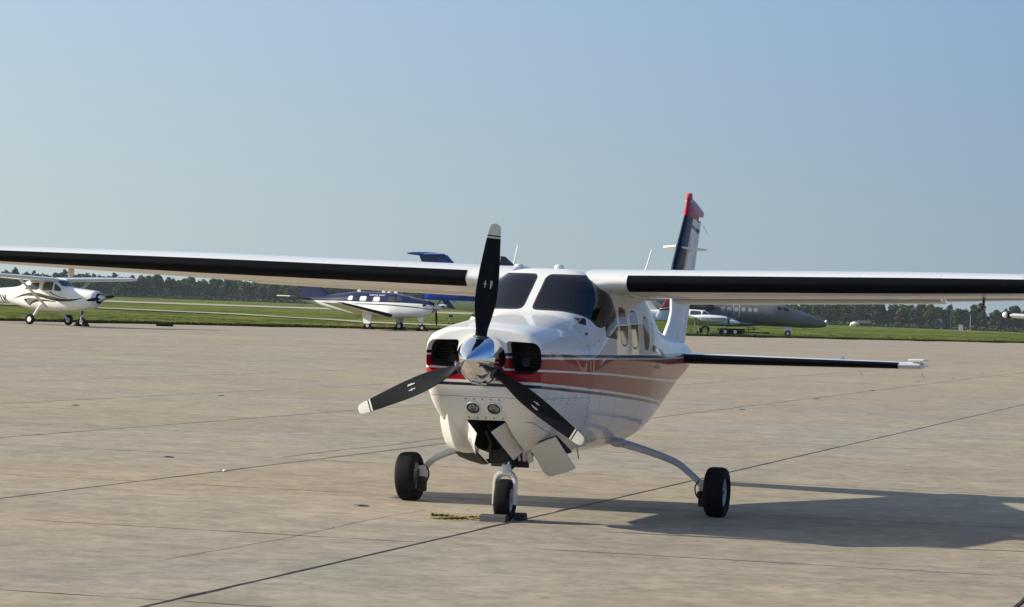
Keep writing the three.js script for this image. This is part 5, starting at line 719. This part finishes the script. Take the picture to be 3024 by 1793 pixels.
// the hangar that the glossy side of the airplane mirrors, beyond the right edge
{
  const t = thing('hangar', 'dark metal hangar with cream door leaves beyond the right edge, mirrored in the airplane side', 'hangar'), cream = std({ color: C(0.6, 0.56, 0.44), roughness: 0.6 }), dark = std({ color: C(0.075, 0.066, 0.06), roughness: 0.7 });
  part(t, 'wall', box(66, 8, 30, 0, 4, 0), dark);
  for (let i = 0; i < 66; i++) part(t, 'wall_rib', box(0.12, 8, 0.1, -32.6 + i, 4, 15.03), dark);
  for (const [x, w, h, m] of [[-27, 3, 6.4, cream], [-22.8, 1.6, 6.4, cream], [-17, 5, 6.4, dark], [-9, 2.2, 6.4, cream], [-4, 1.2, 6.4, cream], [3, 4, 6.4, dark], [9, 3.4, 6.4, cream], [15, 1.4, 6.4, cream], [22, 5, 6.4, dark], [28, 2.5, 6.4, cream]]) part(t, 'door_leaf', box(w, h, 0.15, x, h / 2, 15.2), m);
  const s = new THREE.Shape(); s.moveTo(-33.6, 8.02); s.lineTo(0, 10.5); s.lineTo(33.6, 8.02); part(t, 'roof', new THREE.ExtrudeGeometry(s, { depth: 31, bevelEnabled: false }).translate(0, 0, -15.5), std({ color: C(0.45, 0.46, 0.46), roughness: 0.5 }));
  t.position.set(84, 0, -128); t.rotation.y = -0.58;
}

// ---------------------------------------------------------------- the wood: single trees in front, the rest as one mass behind
{
  const clump = (() => { const l = []; for (let i = 0; i < 34; i++) { const a = rnd() * 6.283, b = Math.acos(2 * rnd() - 1), r = 0.55 * Math.cbrt(rnd()) + 0.1, p = V(r * Math.sin(b) * Math.cos(a), r * Math.cos(b), r * Math.sin(b) * Math.sin(a)); const g = new THREE.PlaneGeometry(0.42, 0.3); g.rotateX(rr(-1.4, 1.4)).rotateY(rnd() * 6.28).translate(p.x, p.y, p.z); l.push(g); } const m = merge(l), p = m.attributes.position, q = m.attributes.normal; for (let i = 0; i < p.count; i++) { const d = Math.hypot(p.getX(i), p.getY(i), p.getZ(i)) || 1; q.setXYZ(i, p.getX(i) / d, p.getY(i) / d, p.getZ(i) / d); } return m; })();
  const leafMat = new THREE.MeshPhysicalMaterial({ color: C(1.05, 1.12, 0.95), roughness: 0.95, specularIntensity: 0.15, side: THREE.DoubleSide }); const Z0 = (X) => 1060 + 190 * (1 - sstep(-160, 120, X)) - 0.35 * Math.max(0, X - 60);
  const hN = valueNoise(1, 256, 1234), cN = valueNoise(1, 256, 4321), q = new THREE.Object3D(), c = new THREE.Color();
  const hue = (X, Z, k) => { const v = cN(X / 5500 + 0.3, Z / 5500); return [0.032 + 0.085 * v * v + 0.036 * k * k, 0.066 + 0.095 * v * v + 0.046 * k * k, 0.022 + 0.018 * v]; };
  const spots = []; // [X, Z, height, width]
  for (let X = -1000; X < 1300; X += 2.7) for (let r = 0; r < 5; r++) { const x = X + rr(-2, 2) * (1 + r * 0.3), z = Z0(x) + 8 + r * 9 + rr(-4, 4), h = 1.22 * (3.6 + 2.9 * hN(x / 2600, r * 0.13) + (rnd() < 0.1 ? rr(0.6, 1.8) : 0)) * (1 - 0.12 * sstep(30, 100, x)) + 0.3 * r; spots.push([x, z, h, rr(2.6, 4.6)]); }
  const perTree = 34, N = spots.length * perTree + 6000, im = new THREE.InstancedMesh(clump, leafMat, N); let k = 0;
  const put = (x, y, z, s, col) => { q.position.set(x, y, z); q.rotation.set(rnd() * 3, rnd() * 6, 0); q.scale.set(s * rr(0.8, 1.2), s * rr(0.7, 1), s); q.updateMatrix(); im.setMatrixAt(k, q.matrix); im.setColorAt(k, c.setRGB(...col)); k++; };
  for (const [x, z, h, w] of spots) { const base = terrainY(x, z), h0 = hue(x, z, rnd()); for (let i = 0; i < perTree; i++) { const t = Math.pow(rnd(), 0.8), a = rnd() * 6.283, r = w * 0.5 * Math.sqrt(Math.max(0.02, 1 - Math.pow(Math.abs(t * 1.75 - 0.7), 2.2) * 0.95)) * Math.sqrt(rnd()); const f = rr(0.8, 1.25); put(x + Math.cos(a) * r, base + 0.2 + t * h, -(z + Math.sin(a) * r), rr(0.85, 1.5), h0.map((v) => v * f)); } }
  while (k < N) { const x = rr(-300, 420), z = Z0(x) - rr(0, 9), f = rr(0.8, 1.3); put(x, terrainY(x, z) + rr(0.1, 0.75), -z, rr(0.7, 1.4), [0.1 * f, 0.115 * f, 0.045 * f]); }
  im.name = 'wood'; im.userData = { label: 'long belt of mixed green wood along the horizon', category: 'wood', kind: 'stuff' }; scene.add(im);
  // trees that stand out of the belt
  const bark = std({ color: C(0.07, 0.055, 0.045), roughness: 0.95 });
  function tree(label, X, h, w, col, group, shape = 1) {
    const Z = Z0(X) - rr(1, 6), t = thing('tree', label, 'tree', group), pos = onField(X, Z); const tr = [bar(V(0, -0.2, 0), V(rr(-0.1, 0.1), h * 0.62, 0), w * 0.055, w * 0.022, 8)]; for (let i = 0; i < 5; i++) { const a = i * 1.3 + rnd(), y = h * rr(0.3, 0.55); tr.push(bar(V(0, y, 0), V(Math.cos(a) * w * 0.3, y + h * 0.22, Math.sin(a) * w * 0.3), w * 0.025, w * 0.01, 6)); } part(t, 'trunk', tr, bark);
    const L = [], n = 46, cols = []; for (let i = 0; i < n; i++) { const tt = 0.1 + 0.9 * rnd(), a = rnd() * 6.283, env = shape > 1 ? Math.sqrt(Math.max(0.03, 1 - tt * tt)) * 0.8 + 0.1 : Math.sqrt(Math.max(0.05, 1 - Math.abs(tt * 1.8 - 0.75) ** 2.4)), r = w * 0.5 * env * Math.sqrt(rnd()), s = rr(0.55, 1.05) * w / 3.2; const g = clump.clone().rotateY(rnd() * 6).rotateX(rnd() * 3).scale(s, s * 0.9, s).translate(Math.cos(a) * r, tt * h * 0.95, Math.sin(a) * r); const f = rr(0.78, 1.25); cols.push(...new Array(g.attributes.position.count).fill(0).flatMap(() => col.map((v) => v * f))); L.push(g); }
    const g = merge(L); g.setAttribute('color', new THREE.Float32BufferAttribute(cols, 3)); part(t, 'crown', g, treeMat); t.position.copy(pos); return t;
  }
  const treeMat = std({ vertexColors: true, roughness: 0.9, color: C(1, 1, 1) });
  const G = 'single trees at the front of the far wood', dark = [0.036, 0.062, 0.028], mid = [0.056, 0.084, 0.034], pale = [0.095, 0.115, 0.045], rust = [0.13, 0.1, 0.04];
  const px = (u, Z) => (u - 1512) / 9303.5 * Z + 0.0372 * 0; // where a sight line meets the wood
  tree('tall double-topped tree standing out of the left part of the wood', px(436, 1230), 9.3, 3.4, dark, null, 2);
  tree('broad rounded tree just right of the white airplane wing tip on the left', px(382, 1240), 8.3, 5.2, dark);
  tree('pointed tree poking above the wood left of the navy airplane', px(588, 1215), 7.6, 3.4, mid, null, 2);
  tree('narrow peaked tree nearer to the navy airplane tail on the left', px(670, 1200), 7.3, 3.2, dark, null, 2);
  tree('pale green bushy tree beside the nose of the left high-wing airplane', px(336, 1230), 5.2, 4.5, pale);
  tree('biggest dark tree with a mast behind it, at the far right', px(2822, 950), 8.0, 6, dark);
  tree('rusty yellow tree left of the white board on the right', px(2782, 930), 5.6, 3, rust);
  tree('yellow-green willow-like tree right of the white board', px(2880, 930), 7.2, 4.5, [0.1, 0.11, 0.035]);
  tree('tall dark round tree above the middle of the right-hand gap', px(2625, 1000), 7.6, 5, dark);
  const lab = 'dark green tree in the front row of the far wood'; for (const u of [470, 520, 640, 720, 760, 800, 850, 905, 2440, 2470, 2500, 2560, 2590, 2660, 2700, 2730, 2760, 2920, 2960, 3000]) { const X = px(u, u < 1500 ? 1210 : 980); tree(lab, X, rr(5.2, 7.4), rr(3.4, 5.4), rnd() < 0.4 ? mid : dark, G); }
}
scene.traverse((o) => { if (o.isMesh) { o.castShadow = true; o.receiveShadow = true; } });
renderer.render(scene, camera);
